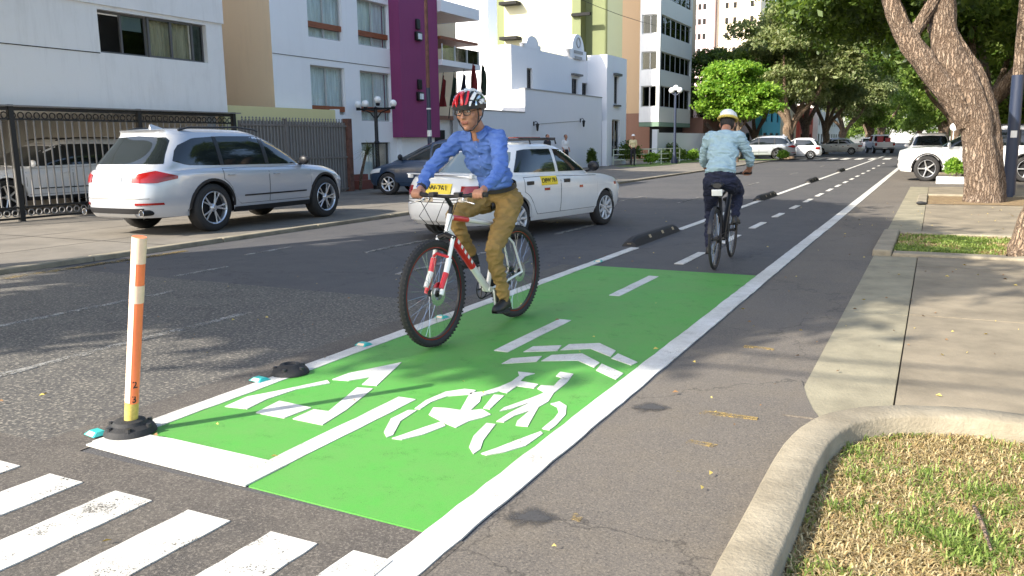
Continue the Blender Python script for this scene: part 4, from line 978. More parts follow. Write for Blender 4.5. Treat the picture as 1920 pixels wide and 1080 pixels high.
# colonial house
L_ = thing('colonial_house', 'white colonial house with curved gables and narrow grilled windows', 'building')
CO = (-18.2, 36, 0); cw = [(1.7, 2.35, 3.55, 5.05), (7.4, 8.3, 3.7, 4.9), (8.9, 9.75, 3.9, 4.75)]
facade(L_, CO, Y1, X1, 10.2, 0, 6.0, cw, 'colonial_white')
for o in cw: window(L_, CO, Y1, X1, *o, 2, 'window_frame', 'pane_dark', .06, 'curtain' if o[0] < 5 else 'brown_wall', .1)
facade(L_, (-22.5, 35.996, 0), X1, -Y1, 4.296, 0, 6.0, [], 'colonial_white')
solid(L_, -22.5, -18.46, 36.3, 49, 5.9, 6.0, 'colonial_white', 'roof'); solid(L_, -22.5, -22.3, 36.3, 49, 0, 5.9, 'colonial_white')
def gable(cy, w, h, x, z=6.0):
    b = MB(); n = 16; pts = []
    for k in range(n+1):
        t = k/n; a = abs(2*t-1); pts.append((cy-w/2+w*t, z+h*(.35 if a > .72 else .35+.65*math.sqrt(max(0, 1-(a/.72)**2)))))
    vs = [(x, y, zz) for y, zz in pts]+[(x-.25, y, zz) for y, zz in pts]+[(x, pts[0][0], z-.01), (x-.25, pts[0][0], z-.01), (x, pts[-1][0], z-.01), (x-.25, pts[-1][0], z-.01)]
    m_ = n+1; fs = [tuple(range(m_))[::-1]+(2*m_, 2*m_+2), tuple(range(m_, 2*m_))+(2*m_+3, 2*m_+1)]+[(k, k+1, m_+k+1, m_+k) for k in range(n)]
    b.add(vs, fs); return b.build('gable', 'colonial_white', L_, smooth=False)
gable(38.4, 1.9, .62, -18.2); gable(44.2, 2.4, 1.3, -18.15)
b = MB(); b.torus((-18.13, 44.2, 6.85), (1, 0, 0), .26, .035, 20, 6); b.build('crest', 'grey_wall', L_)
for k, z in enumerate((6.25, 5.95)): b = MB(); b.box(-18.135, -18.12, 43.55+.12*k, 44.85-.12*k, z, z+.16); b.build('name_plaque', 'grey_wall', L_)
b = MB(); b.box(-18.2, -18.0, 43.3, 44.6, 5.05, 5.15); b.build('window_hood', 'window_frame', L_)
facade(L_, (-17, 35.0, 0), Y1, X1, 9.9, 0, 3.85, [], 'colonial_white'); b = MB(); b.box(-17.28, -16.97, 34.97, 44.93, 3.852, 3.90); b.build('wall_cap', 'grey_wall', L_, smooth=False)
solid(L_, -18.198, -17.252, 35.0, 35.2, 0, 3.85, 'colonial_white'); solid(L_, -18.198, -17.252, 44.7, 44.9, 0, 3.85, 'colonial_white')
solid(L_, -17.25, -17.0, 28.9, 34.998, 0, 2.78, 'colonial_white'); b = MB(); b.box(-17.28, -16.97, 28.88, 34.95, 2.782, 2.82); b.build('wall_cap', 'grey_wall', L_, smooth=False)
WO = (-17, 45.9, 0); ww = [(1.0, 1.75, 3.6, 5.2), (.7, 2.1, .5, 2.7)]
facade(L_, WO, Y1, X1, 3.2, 0, 6.3, ww, 'colonial_white'); solid(L_, -18.198, -17.0, 45.7, 45.898, 0, 6.3, 'colonial_white'); solid(L_, -18.198, -17.25, 48.9, 49.1, 0, 6.3, 'colonial_white')
window(L_, WO, Y1, X1, *ww[0], 2, 'window_frame', 'pane_dark', .06, None, .1); window(L_, WO, Y1, X1, *ww[1], 2, 'frame_light', 'pane', .06, None, .1)
b = MB(); b.box(-16.99, -16.82, 46.75, 47.85, 5.2, 5.34); b.build('window_hood', 'window_frame', L_); b = MB(); b.box(-16.99, -16.86, 46.8, 47.8, 3.45, 3.55); b.build('window_sill', 'window_frame', L_)
solid(L_, -16.998, -16.7, 44.95, 45.35, 0, 2.6, 'colonial_white', 'gate_pillar')
for i, (y, z) in enumerate(((35.9, 2.1), (41.7, 2.35))):
    t = thing('wall_lantern', ['black wall lantern on the white wall nearer the cyclist', 'black wall lantern on the white wall farther from the cyclist'][i], 'lantern', (-17, y, z), 0, 'lanterns on the white boundary wall')
    b = MB(); b.tube([(.0, 0, .25), (.12, 0, .3), (.2, 0, .25)], .018, 6); b.box(-.0, .02, -.06, .06, .1, .3); b.build('bracket', 'black_metal', t)
    b = MB(); b.lathe([(.001, .24), (.10, .16), (.10, .14), (.075, .12), (.05, -.12), (.001, -.16)], (.2, 0, 0), n=8); b.build('lantern_body', 'black_metal', t)
w_ = MB(); w_.tube([(-16.985, 36, 2.27), (-16.985, 41.6, 2.52)], .008, 5); w_.build('wall_cable', 'black_metal', label='thin cable strung along the white wall between the two lanterns', category='cable')
# green and peach tower; its dark green strips are shaded parts painted in
G_ = thing('green_tower_block', 'tall pale yellow block with strips of painted-in green shade behind the colonial house', 'building')
solid(G_, -32.0, -30.9, 60.2, 72, 0, 27, 'shaded_green'); solid(G_, -30.9, -24.9, 60, 72, 0, 27, 'cream_tower'); solid(G_, -24.9, -24.2, 59.4, 72, 0, 27, 'shaded_green'); solid(G_, -24.2, -22.2, 60.4, 72, 0, 27, 'shaded_green'); solid(G_, -22.2, -20.6, 59.7, 72, 0, 27, 'pale_green')
for k, (x, z) in enumerate(((-30.9, 11.9), (-30.9, 9.3), (-24.85, 10.6))): solid(G_, x, x+1.5, 59.1, 59.95 if k < 2 else 59.35, z, z+.22, 'interior', 'ledge')
P_ = thing('peach_block', 'narrow peach coloured block with a brown base beside the corner flats', 'building')
solid(P_, -20.55, -18.32, 58.3, 70, 3.4, 27, 'peach'); solid(P_, -20.55, -18.32, 58.31, 70, 0, 3.395, 'brown_wall')
# corner flats
A_ = thing('corner_flats', 'cream corner block of flats with ribbon windows and grey spandrels', 'building')
rows = [(3.70, 5.11), (6.15, 7.36), (8.50, 9.75), (10.9, 12.15), (13.3, 14.5), (15.7, 16.9)]
AO = (-18.3, 55.496, 0); opn = [(.12, 1.28, a, b_) for a, b_ in rows]
facade(A_, AO, X1, -Y1, 1.396, 2.7, 19, opn, 'plaster_white')
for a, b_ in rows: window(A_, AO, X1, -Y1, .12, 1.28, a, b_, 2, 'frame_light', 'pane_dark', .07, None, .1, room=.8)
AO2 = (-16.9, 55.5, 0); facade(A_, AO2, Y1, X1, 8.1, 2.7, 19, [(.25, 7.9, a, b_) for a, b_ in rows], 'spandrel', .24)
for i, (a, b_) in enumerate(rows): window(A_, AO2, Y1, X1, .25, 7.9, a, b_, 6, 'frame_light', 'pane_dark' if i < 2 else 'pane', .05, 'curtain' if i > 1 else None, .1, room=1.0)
solid(A_, -18.3, -16.9, 55.52, 63.6, 2.4, 2.695, 'dark_green_band', 'soffit_band'); solid(A_, -24, -18.31, 63.4, 63.6, 0, 19, 'spandrel'); solid(A_, -18.0, -17.3, 57, 63, 0, 2.4, 'interior', 'recess'); solid(A_, -24, -16.9, 55.5, 63.6, 19, 19.2, 'spandrel', 'roof')
solid(A_, -20.5, -18.0, 63.0, 63.4, 0, 19, 'spandrel')
# white garden wall right of them
g = thing('garden_wall', 'low white garden wall with shrubs in front of the corner flats', 'wall')
solid(g, -16.2, -16.0, 52.3, 64.5, 0, 1.95, 'colonial_white'); solid(g, -16.25, -15.9, 52.0, 52.3, 0, 2.15, 'colonial_white', 'pier')
# far towers and shop fronts
for (x0, x1, y, h, m_, lab) in ((-37.8, -33.6, 140, 34, 'pink_tower', 'pinkish tower block far beyond the trees'), (-33.5, -26.5, 141, 34, 'far_cream', 'cream tower block far beyond the trees')):
    t = thing('tower_block', lab, 'building'); solid(t, x0, x1, y, y+12, 0, h, m_)
    for k in range(12):
        for j, xx in enumerate((x0+.7, x0+1.5, x0+2.3) if x1-x0 < 5 else (x0+1.4, x0+2.7, x0+5.4)):
            z = 6+2.35*k; b = MB(); b.box(xx, xx+.5, y-.04, y+.02, z, z+.9); b.build('window', 'interior', t, smooth=False)
shops = [(-16.5, 66.0, 78, 3.2, 'brown_wall', 'dark brown shop front under the bright green tree'), (-16.5, 78.2, 86, 4.6, 'pink_tower', 'pinkish shop front behind the far silver SUV'), (-15.6, 86.2, 97, 5.4, 'teal_wall', 'teal painted house behind the pale tree trunk'), (-15.2, 97.2, 106, 6.2, 'far_cream', 'cream house between the far tree trunks'), (-14.8, 106.2, 118, 5.4, 'red_wall', 'brick red house behind the far tree trunks'), (-14.2, 118.2, 150, 6.5, 'plaster_white', 'white house row at the far end of the street')]
for x, y0, y1, h, m_, lab in shops:
    t = thing('shop_house', lab, 'building'); n_ = max(2, int((y1-y0)/3)); ops = [((y1-y0)*(k+.2)/n_, (y1-y0)*(k+.75)/n_, 0.1 if k % 2 else .9, 2.1) for k in range(n_)]
    if h > 4.5: ops += [((y1-y0)*(k+.3)/n_, (y1-y0)*(k+.65)/n_, 3.2, 4.3) for k in range(n_)]
    facade(t, (x, y0, 0), Y1, X1, y1-y0, 0, h, ops, m_); solid(t, x-8, x-.252, y0, y0+.2, 0, h, m_); solid(t, x-8, x-.26, y0+.21, y1, h-.2, h, m_, 'roof')
    for o in ops: window(t, (x, y0, 0), Y1, X1, *o, 1, 'window_frame', 'pane_dark', .07, None, .1, room=.6)
e_ = thing('far_building', 'pale block closing the view at the end of the street', 'building'); solid(e_, -14, 8, 260, 270, 0, 9, 'grey_wall')
for k in range(6): solid(e_, -12+3.2*k, -10.6+3.2*k, 259.95, 260, 4, 6, 'interior', 'window')
rh = thing('roadside_house', 'pale house front behind the trees on the right side', 'building')
facade(rh, (9.5, 20, 0), Y1, -X1, 60, 0, 7, [(3+6*k, 5+6*k, 1, 2.6) for k in range(9)]+[(3+6*k, 5+6*k, 4, 5.6) for k in range(9)], 'far_cream')
for k in range(9):
    for z in (1, 4): window(rh, (9.5, 20, 0), Y1, -X1, 3+6*k, 5+6*k, z, z+1.6, 2, 'window_frame', 'pane_dark', .07, None, .1)
solid(rh, 9.76, 18, 20, 20.2, 0, 7, 'far_cream'); solid(rh, 9.76, 18, 20.2, 80, 6.9, 7, 'far_cream', 'roof')

# ------------------------------------------------------------------ fences on the left
f = thing('iron_gate', 'black iron bar gate with rows of small rings in front of the yard', 'gate')
fx = -15.75
bar = MB(); bar.cyl((0, 0, .34), (0, 0, 1.98), .016, n=8); bar_me = bar.mesh('bar', 'bar_light')
ring = MB(); ring.torus((0, 0, 0), (1, 0, 0), .058, .013, 14, 6); ring_me = ring.mesh('ring', 'fence_black'); ring2_me = ring.mesh('ring', 'bar_light')
y = 8.2; k = 0
while y < 15.65:
    link('bar', bar_me, f, (fx, y, 0)); link('ring', ring2_me, f, (fx, y+.08, .21)); link('ring', ring_me, f, (fx, y+.08, 2.07)); y += .162; k += 1
for z, h in ((.09, .04), (.30, .035), (1.98, .035), (2.16, .07)): b = MB(); b.box(fx-.02, fx+.02, 8.1, 15.72, z, z+h); b.build('rail', 'fence_black', f, smooth=False)
for y in (8.1, 10.02, 12.9, 15.7): b = MB(); b.box(fx-.045, fx+.045, y-.05, y+.05, .05, 2.27); b.build('post', 'fence_black', f, smooth=False)
b = MB(); b.box(fx-.04, fx+.08, 8.1, 15.9, 2.235, 2.262); b.build('top_rail', 'bar_light', f, smooth=False)
f = thing('sheet_metal_fence', 'weathered grey ribbed metal fence between the iron gate and the hotel', 'fence')
b = MB(); b.box(fx-.02, fx, 15.86, 20.2, .08, 2.08); b.build('back_sheet', 'fence_grey', f, smooth=False)
rib = MB(); rib.box(0, .03, -.022, .022, .08, 2.12); rib.lathe([(.001, 2.19), (.022, 2.165), (.022, 2.145), (.001, 2.12)], (.015, 0, 0), n=6); rib_me = rib.mesh('rib', 'bar_light')
y = 15.98
while y < 20.1: link('rib', rib_me, f, (fx+.002, y, 0)); y += .125
for z in (.12, 1.05, 1.95): b = MB(); b.box(fx+.032, fx+.05, 15.9, 20.15, z, z+.05); b.build('rail', 'fence_grey', f, smooth=False)
b = MB(); b.box(fx-.1, fx+.1, 20.15, 20.34, .05, 2.2); b.build('end_post', 'rusty', f, smooth=False)
b = MB(); b.box(fx-.05, fx+.06, 17.5, 17.58, .05, 2.15); b.build('post', 'fence_grey', f, smooth=False)
f = thing('boundary_wall', 'pale yellow wall top showing over the ribbed metal fence', 'wall'); solid(f, -16.45, -16.25, 15.9, 20.34, 0, 2.47, 'pale_yellow')

# ------------------------------------------------------------------ trees
def trunk_mesh(name, limbs, m='bark', n=14, ridge=.0, seed=0, sub=5):
    """limbs: lists of (x, y, z, r); rounded, tapering, with bark ridges that run along the limb"""
    Vs = []; Fs = []; off = 0
    for li, L in enumerate(limbs):
        P = [Vector(p[:3]) for p in L]; pts = []
        for i in range(len(L)-1):
            a = L[max(i-1, 0)]; b = L[i]; c = L[i+1]; d = L[min(i+2, len(L)-1)]
            for k in range(sub):
                t = k/sub; pts.append(tuple(.5*((2*b[j])+(-a[j]+c[j])*t+(2*a[j]-5*b[j]+4*c[j]-d[j])*t*t+(-a[j]+3*b[j]-3*c[j]+d[j])*t**3) for j in range(4)))
        pts.append(tuple(L[-1])); up = None; k = len(pts)
        for i, p in enumerate(pts):
            v = Vector(p[:3]); d = (Vector(pts[min(i+1, k-1)][:3])-Vector(pts[max(i-1, 0)][:3])).normalized()
            if up is None: a = Vector((0, 1, 0)); up = (a-d*a.dot(d)).normalized()
            else: up = (up-d*up.dot(d)).normalized()
            sd = d.cross(up)
            for j in range(n):
                t = 2*math.pi*j/n; r = p[3]*(1+.10*noise.noise(Vector((math.cos(t)*1.2+seed, math.sin(t)*1.2+li, i*.16))))
                if ridge: r += ridge*(abs(noise.noise(Vector((math.cos(t)*5.5, math.sin(t)*5.5+seed+li*3, i*.10))))*2.2-.5+.45*noise.noise(Vector((math.cos(t)*13, math.sin(t)*13, i*.35))))
                q = v+r*(math.cos(t)*up+math.sin(t)*sd); Vs.append((q.x, q.y, q.z))
        for i in range(k-1):
            for j in range(n): Fs.append((off+i*n+j, off+i*n+(j+1) % n, off+(i+1)*n+(j+1) % n, off+(i+1)*n+j))
        off += k*n
    return raw_mesh(name, np.array(Vs), np.array(Fs), m, smooth=True)
def leaf_quads(pts, nrm, size, r, fold=.25):
    """two-triangle folded leaves at pts; nrm biases which way they face"""
    k = len(pts); d = r.normal(size=(k, 3)); d /= np.linalg.norm(d, axis=1)[:, None]
    nn = nrm*1.0+r.normal(size=(k, 3))*.75; nn /= np.linalg.norm(nn, axis=1)[:, None]
    u = np.cross(nn, d); u /= np.linalg.norm(u, axis=1)[:, None]+1e-9; w = np.cross(nn, u); s = size*r.uniform(.6, 1.35, k)[:, None]
    A = pts-w*s; B_ = pts+u*s*.5-nn*s*fold*.5; Cc = pts+w*s; D = pts-u*s*.5-nn*s*fold*.5
    return np.stack([A, B_, Cc, D], 1).reshape(-1, 3)
def crown_mesh(name, clumps, count, size, m, seed=1, sub=26, shell=.55, flat=.8):
    """leaves gathered in small sprays; sprays sit near the surface of the big clumps so that light and dark masses read"""
    r = np.random.RandomState(seed); vol = np.array([c[3]*c[4]*c[5] for c in clumps])**.75; vol /= vol.sum(); out = []
    for c, w in zip(clumps, vol):
        ns = max(4, int(count*w/sub)); d = r.normal(size=(ns, 3)); d /= np.linalg.norm(d, axis=1)[:, None]
        d[:, 2] = np.where(d[:, 2] < -.35, -d[:, 2]*.6, d[:, 2]); rr = r.uniform(shell, 1, ns)**.6
        lump = np.array([1+.42*noise.noise(Vector((q[0]*2.2+c[0], q[1]*2.2+c[1], q[2]*2.2+seed))) for q in d])
        cen = np.array(c[:3])+d*np.array(c[3:6])*(rr*lump)[:, None]; sr = (c[3]*c[4]*c[5])**(1/3)*.19+size
        p = np.repeat(cen, sub, 0)+r.normal(size=(ns*sub, 3))*sr*np.array([.62, .62, .42*flat])
        nm = np.repeat(d, sub, 0)*.7+np.array([0, 0, .65]); out.append(leaf_quads(p, nm, size, r))
    V = np.concatenate(out); return raw_mesh(name, V, np.arange(len(V)).reshape(-1, 4), m)
def add_tree(label, loc, trunk_me, crown_me, rz=0, scale=1., name='street_tree', group=None, zs=1.):
    t = thing(name, label, 'tree', loc, rz, group); t.scale = (scale, scale, scale*zs)
    if trunk_me: link('trunk', trunk_me, t)
    if crown_me: link('crown', crown_me, t, kind='stuff')
    return t
r_ = np.random.RandomState(4)
def rand_clumps(n, c, R, s0, s1, r):
    out = []
    for _ in range(n):
        d = r.normal(size=3); d /= np.linalg.norm(d); k = r.uniform(.35, 1)**.5; s = r.uniform(s0, s1); out.append((c[0]+d[0]*R[0]*k, c[1]+d[1]*R[1]*k, c[2]+d[2]*R[2]*k, s, s, s*.75))
    return out
# the big leaning tree
big_trunk = trunk_mesh('trunk', [
    [(1.02, 21.2, -.1, .44), (1.0, 21.2, .25, .37), (.90, 21.2, 1.0, .33), (.70, 21.2, 1.9, .325), (.44, 21.2, 2.6, .33), (.14, 21.2, 3.2, .31), (-.04, 21.25, 3.8, .27), (-.10, 21.3, 4.5, .24), (-.2, 21.4, 5.4, .22), (-.6, 21.8, 6.8, .17)],
    [(.56, 21.1, 1.7, .20), (.34, 21.0, 2.15, .23), (.02, 20.95, 2.6, .24), (-.36, 20.9, 3.1, .23), (-.72, 20.9, 3.6, .21), (-1.02, 20.9, 4.2, .185), (-1.3, 20.9, 4.9, .16), (-2.2, 21.0, 6.2, .12)],
    [(-.66, 20.95, 3.6, .12), (-.48, 21.0, 3.95, .13), (-.26, 21.1, 4.4, .12), (.1, 21.3, 5.2, .10)],
    [(1.28, 21.35, -.05, .22), (1.20, 21.35, .5, .20), (1.10, 21.35, 1.3, .19), (.94, 21.35, 2.1, .18), (.66, 21.3, 2.8, .16), (.32, 21.25, 3.4, .12), (.0, 21.25, 4.0, .08)],
    [(.0, 21.5, 4.6, .15), (1.0, 22.2, 6.0, .13), (2.0, 23, 6.8, .08)]], 'bark', 46, .034, 3, 9)
t = add_tree('big leaning tree with ridged bark and a pale left limb above the white SUV', (0, 0, 0), big_trunk, None, name='leaning_tree')
cl = rand_clumps(26, (-1.2, 23.5, 8.2), (4.6, 4.4, 2.2), 1.1, 1.9, r_)
link('crown', crown_mesh('crown', cl, 60000, .085, 'leaf_dark', 2), t, kind='stuff')
near_trunk = trunk_mesh('trunk', [[(1.30, 11.85, -.1, .50), (1.27, 11.85, .06, .40), (1.28, 11.85, .4, .33), (1.34, 11.85, .9, .30), (1.43, 11.85, 1.4, .28), (1.6, 11.85, 2.3, .27), (1.9, 11.8, 3.5, .25), (2.3, 11.8, 5, .2)],
    [(1.05, 11.62, -.03, .13), (1.0, 11.5, .03, .09), (.85, 11.3, .02, .04)], [(1.2, 11.5, .0, .12), (1.3, 11.3, .03, .08), (1.45, 11.1, .0, .04)]], 'bark_pale', 40, .026, 9, 9)
t = add_tree('nearest tree, its rough trunk cut by the right edge, in the grass bed', (0, 0, 0), near_trunk, None, name='near_tree')
cl = rand_clumps(20, (3.6, 12.2, 7.6), (2.9, 3.2, 1.8), 1.0, 1.6, r_)
link('crown', crown_mesh('crown', cl, 26000, .09, 'leaf_mid', 3), t, kind='stuff')
# generic street trees
def gen(seed, m, pale, R=(3.6, 3.6, 2.3), h=6.2, count=26000, size=.12, ncl=22, fork=1.7):
    r = np.random.RandomState(seed); L = [[(0, 0, -.1, .42), (.03, 0, .3, .30), (.1*r.normal(), .1, 1.0, .26), (.2*r.normal(), .1*r.normal(), fork, .25), (.1, 0, fork+.4, .16)]]
    for k in range(5):
        a = 2*math.pi*k/5+r.uniform(-.4, .4); q = r.uniform(1.5, 2.6); L.append([(0, 0, fork-.3, .19), (math.cos(a)*.45, math.sin(a)*.45, fork+.6, .15), (math.cos(a)*q*.7, math.sin(a)*q*.7, fork+1.9, .11), (math.cos(a)*q, math.sin(a)*q, h-.3, .05)])
    return trunk_mesh('trunk', L, 'bark_pale' if pale else 'bark', 12, .012, seed, 5), crown_mesh('crown', rand_clumps(ncl, (0, 0, h), R, 1.0, 1.7, r), count, size, m, seed)
gA = gen(21, 'leaf_mid', False, (3.9, 3.9, 2.9), 5.7, 36000, .125, 30); gB = gen(22, 'leaf_grey', True, (3.9, 3.9, 2.7), 5.9, 36000, .125, 30); gC = gen(23, 'leaf_dark', False, (4.4, 4.4, 3.2), 6.2, 46000, .125, 36); gD = gen(24, 'leaf_mid', False, (3.5, 3.5, 2.8), 5.0, 30000, .125, 28)
# bright round tree
br = thing('round_tree', 'bright green round-headed tree on the left side behind the rear cyclist', 'tree', (-11.2, 53.5, 0))
r2 = np.random.RandomState(8); cl = rand_clumps(26, (0, 0, 4.35), (2.0, 2.0, 1.75), .5, .95, r2)+[(-1.7, -.3, 3.5, .9, .9, .8), (1.9, -.2, 3.3, .8, .8, .7), (0, 0, 4.1, 1.6, 1.6, 1.3), (-1.2, -.2, 3.0, .8, .8, .5), (.7, -.5, 2.9, .8, .7, .45)]
link('trunk', trunk_mesh('trunk', [[(0, 0, -.1, .16), (.03, 0, .5, .12), (0, 0, 1.6, .11), (.1, 0, 2.6, .10), (.2, 0, 4, .05)], [(0, 0, 1.6, .08), (-.6, .1, 2.6, .06), (-1.1, .2, 3.6, .03)], [(0, 0, 1.9, .08), (.7, -.1, 2.8, .06), (1.3, 0, 3.7, .03)]], 'bark', 10, .006, 1), br)
link('crown', crown_mesh('crown', cl, 40000, .11, 'leaf_bright', 5, 20, .5), br, kind='stuff')
left = [(-15.6, 67, gC, .86, 1.05, 'tall dark tree standing between the corner flats and the bright round tree', .3),
        (-13.6, 72, gC, .92, 1.05, 'dark tree just right behind the bright round tree', 2.1),
        (-9.9, 66, gB, 1.12, 1.18, 'grey green tree with a pale forked trunk behind the far silver SUV', 1.2),
        (-10.6, 79, gA, 1.2, 1.25, 'tree with a dark trunk in front of the teal house', 4.0),
        (-9.4, 84, gB, 1.15, 1.15, 'second dark trunk tree left of the far junction', 5.2),
        (-9.6, 104, gB, 1.1, 1.1, 'pale barked tree beyond the far junction on the left', .9),
        (-7.6, 116, gD, 1.25, 1.1, 'leaning pale tree left of the far pickup', 2.9),
        (-3.5, 205, gD, 1.5, .95, 'sunlit tree closing the end of the avenue', 2.6), (4.0, 200, gA, 1.5, .9, 'tree closing the end of the avenue on the right', .6), (-10.5, 190, gA, 1.6, 1.0, 'tree closing the end of the avenue on the left', 1.6), (-9.0, 132, gA, 1.3, 1.1, 'far left tree closing the avenue', 3.3), (-8.0, 150, gD, 1.4, 1.1, 'farthest tree on the left side of the avenue', 1.9)]
for x, y, g_, s, zs, lab, rz in left: add_tree(lab, (x, y, 0), g_[0], g_[1], rz, s, zs=zs, group='trees along the left side')
right = [(1.25, 33.5, gC, 1.15, 1.1, 'dark trunked tree directly behind the big leaning tree', .8),
         (1.9, 47, gA, 1.2, 1.1, 'tree behind the second white SUV on the right', 2.2), (1.6, 60, gC, 1.2, 1.15, 'third tree along the right kerb behind the round sign', 4.4),
         (1.2, 76, gA, 1.25, 1.1, 'fourth tree along the right kerb', 5.4), (.8, 93, gD, 1.25, 1.1, 'fifth tree along the right kerb', 1.1), (.5, 112, gD, 1.3, 1.1, 'sixth tree along the right kerb', 3.0), (.6, 135, gA, 1.4, 1.1, 'last tree along the right kerb', .2),
         (5.0, 66, gD, 1.2, .85, 'low sunlit tree beyond the second white SUV', 1.4), (4.6, 84, gA, 1.3, .9, 'spreading tree behind the right kerb trees', 3.4), (9.0, 56, gD, 1.3, .9, 'bushy tree at the right edge of the avenue', 4.4), (6.5, 30, gD, 1.0, .95, 'leafy tree in the yard right of the dark pole', .5), (6.8, 44, gA, 1.1, 1.0, 'tree beside the pale house on the right', 2.5)]
for x, y, g_, s, zs, lab, rz in right: add_tree(lab, (x, y, 0), g_[0], g_[1], rz, s, zs=zs, group='trees along the right side')
# canopy of a tall tree whose boughs hang over the lane
ov = thing('overhanging_tree', 'tall dark tree whose boughs hang over the road right of the bright round tree', 'tree', (1.6, 40.5, 0))
link('trunk', trunk_mesh('trunk', [[(.3, 0, -.1, .45), (.3, 0, 1, .32), (.1, 0, 3, .30), (-.3, 0, 5, .25), (-1, 0, 8, .15)], [(.1, 0, 3, .22), (-1.5, -1.5, 5, .16), (-4, -3, 6.6, .10), (-5.5, -4, 7.2, .05)], [(0, 0, 3.6, .2), (-2, .5, 5.6, .14), (-5, 1, 7.2, .06)]], 'bark', 14, .012, 5), ov)
cl = rand_clumps(30, (-3.6, -2.5, 8.0), (4.6, 4.5, 2.6), 1.1, 1.9, r_)
link('crown', crown_mesh('crown', cl, 70000, .105, 'leaf_dark', 12), ov, kind='stuff')
# street trees on the near left pavement, behind the camera; their shade lies across the road
shade = crown_mesh('crown', rand_clumps(30, (0, 0, 0), (3.4, 2.0, 1.2), 1.0, 1.5, r_)+[(-1.6, 0, 0, 2.4, 2.1, 1.2), (1.6, 0, 0, 2.4, 2.1, 1.2)], 34000, .17, 'leaf_mid', 31, 26, .1)
for x, y, z, s, ty, lab in ((-11.4, 7.0, 8.0, .95, 5.0, 'first street tree on the left kerb, just outside the picture'), (-10.0, 3.1, 8.0, 1.0, 2.0, 'second street tree on the left kerb beside the camera'), (-9.4, -.6, 8.0, 1.0, -1.0, 'third street tree on the left kerb behind the camera'), (-10.8, -3.6, 8.0, 1.0, -4.0, 'fourth street tree on the left kerb behind the camera')):
    t = thing('street_tree', lab, 'tree', (0, 0, 0), 0, 'trees behind the camera')
    o = link('crown', shade, t, (x, y, z), kind='stuff'); o.scale = (s, s, s); o.rotation_euler[2] = .25*math.sin(y)
    link('trunk', trunk_mesh('trunk', [[(-10.6, ty, -.1, .25), (-10.6, ty, 2, .2), ((-21.2+x)/3, (ty*2+y)/3, z*.6, .15), (x, y, z, .06)]], 'bark', 10, .008, 2), t)
# shrubs
def shrub(name, lab, loc, clumps, count, size, m, cat='shrub', stem=True, seed=1, group=None):
    t = thing(name, lab, cat, loc, 0, group)
    link('foliage', crown_mesh('foliage', clumps, count, size, m, seed, 12, .5), t, kind='stuff')
    if stem: b = MB(); b.cyl((0, 0, -.02), (0, 0, .4), .03, n=8); b.build('stem', 'bark', t)
    return t
shrub('topiary', 'clipped dark green column shrub against the white wall', (-16.3, 41.6, .05), [(0, 0, .35, .24, .24, .38), (0, 0, .7, .2, .2, .3)], 5000, .035, 'leaf_dark', seed=4)
bx_ = thing('planter_box', 'long white planter box with a leafy green shrub beside the leaning tree', 'planter', (.75, 29.6, .0))
b = MB(); b.box(-.68, .32, -.2, .2, 0, .22); b.build('box', 'white_metal', bx_, bevel=.02)
shrub('box_shrub', 'leafy green shrub growing in the white planter box', (.62, 29.6, .2), [(0, 0, .25, .3, .2, .28), (-.12, 0, .4, .16, .16, .2)], 3500, .04, 'leaf_bright', seed=6)
for i, (x, y, s, m_, lab) in enumerate(((-15.2, 48.5, .55, 'leaf_bright', 'yellow green plant right of the guard at the railing'), (-15.1, 51.0, .6, 'leaf_mid', 'low bush behind the railing left of the lamp post'), (-14.9, 53.3, .7, 'leaf_mid', 'bush behind the railing at the lamp post'), (-14.8, 56.5, .6, 'leaf_bright', 'small plant in front of the white garden wall'), (-16.2, 47.6, 1.1, 'leaf_dark', 'tall dark bush between the colonial house and the railing'), (-15.6, 54.6, .9, 'leaf_dark', 'dark bush under the corner flats'), (-9.4, 60.2, .5, 'leaf_bright', 'low green plants on the verge right of the far silver SUV'))):
    shrub('bush', lab, (x, y, .02), [(0, 0, s*.6, s*.6, s*.6, s*.7)], 2600, .07, m_, seed=30+i, group='plants beyond the guard railing')
mat('lawn', (.16, .24, .05), 1, var=.4, vscale=3); sheet('lawn', -15.9, -13.8, 44, 60, .056, 'lawn', left_pavement); sheet('verge', -12.9, -9.8, 59, 61, .056, 'lawn', left_pavement)
# small palm-like yucca by the hotel
y_ = thing('yucca', 'small leaning yucca with wispy grey green leaves beside the fence end', 'plant', (-15.75, 20.75, .05))
b = MB(); b.tube([(0, 0, 0), (.03, .05, .5), (.16, .1, 1.0), (.24, .14, 1.3)], [.05, .045, .04, .035], 8); b.build('stem', 'bark', y_)
r3 = np.random.RandomState(3); Vp = []; Fp = []
for k in range(110):
    d = r3.normal(size=3); d[2] = abs(d[2])*.9-.1; d /= np.linalg.norm(d); L = r3.uniform(.35, .6); s = np.cross(d, [0, 0, 1]); s /= np.linalg.norm(s)+1e-9; o = np.array([.24, .14, 1.3-r3.uniform(0, .25)]); n0 = len(Vp)
    for q in range(4):
        t = q/3; c_ = o+d*L*t-np.array([0, 0, .22*t*t]); w = .012*(1-t*.9); Vp += [c_-s*w, c_+s*w]
    Fp += [(n0+2*q, n0+2*q+1, n0+2*q+3, n0+2*q+2) for q in range(3)]
link('leaves', raw_mesh('leaves', np.array(Vp), np.array(Fp), 'leaf_palm'), y_, kind='stuff')

r9 = np.random.RandomState(9)
cl = [(x, 232+r9.uniform(-6, 6), r9.uniform(1.5, 5.5), 3.4, 3, 2.8) for x in np.linspace(-26, 26, 26)]
link('far_wood', crown_mesh('far_wood', cl, 24000, .30, 'leaf_mid', 44), None, kind='stuff')

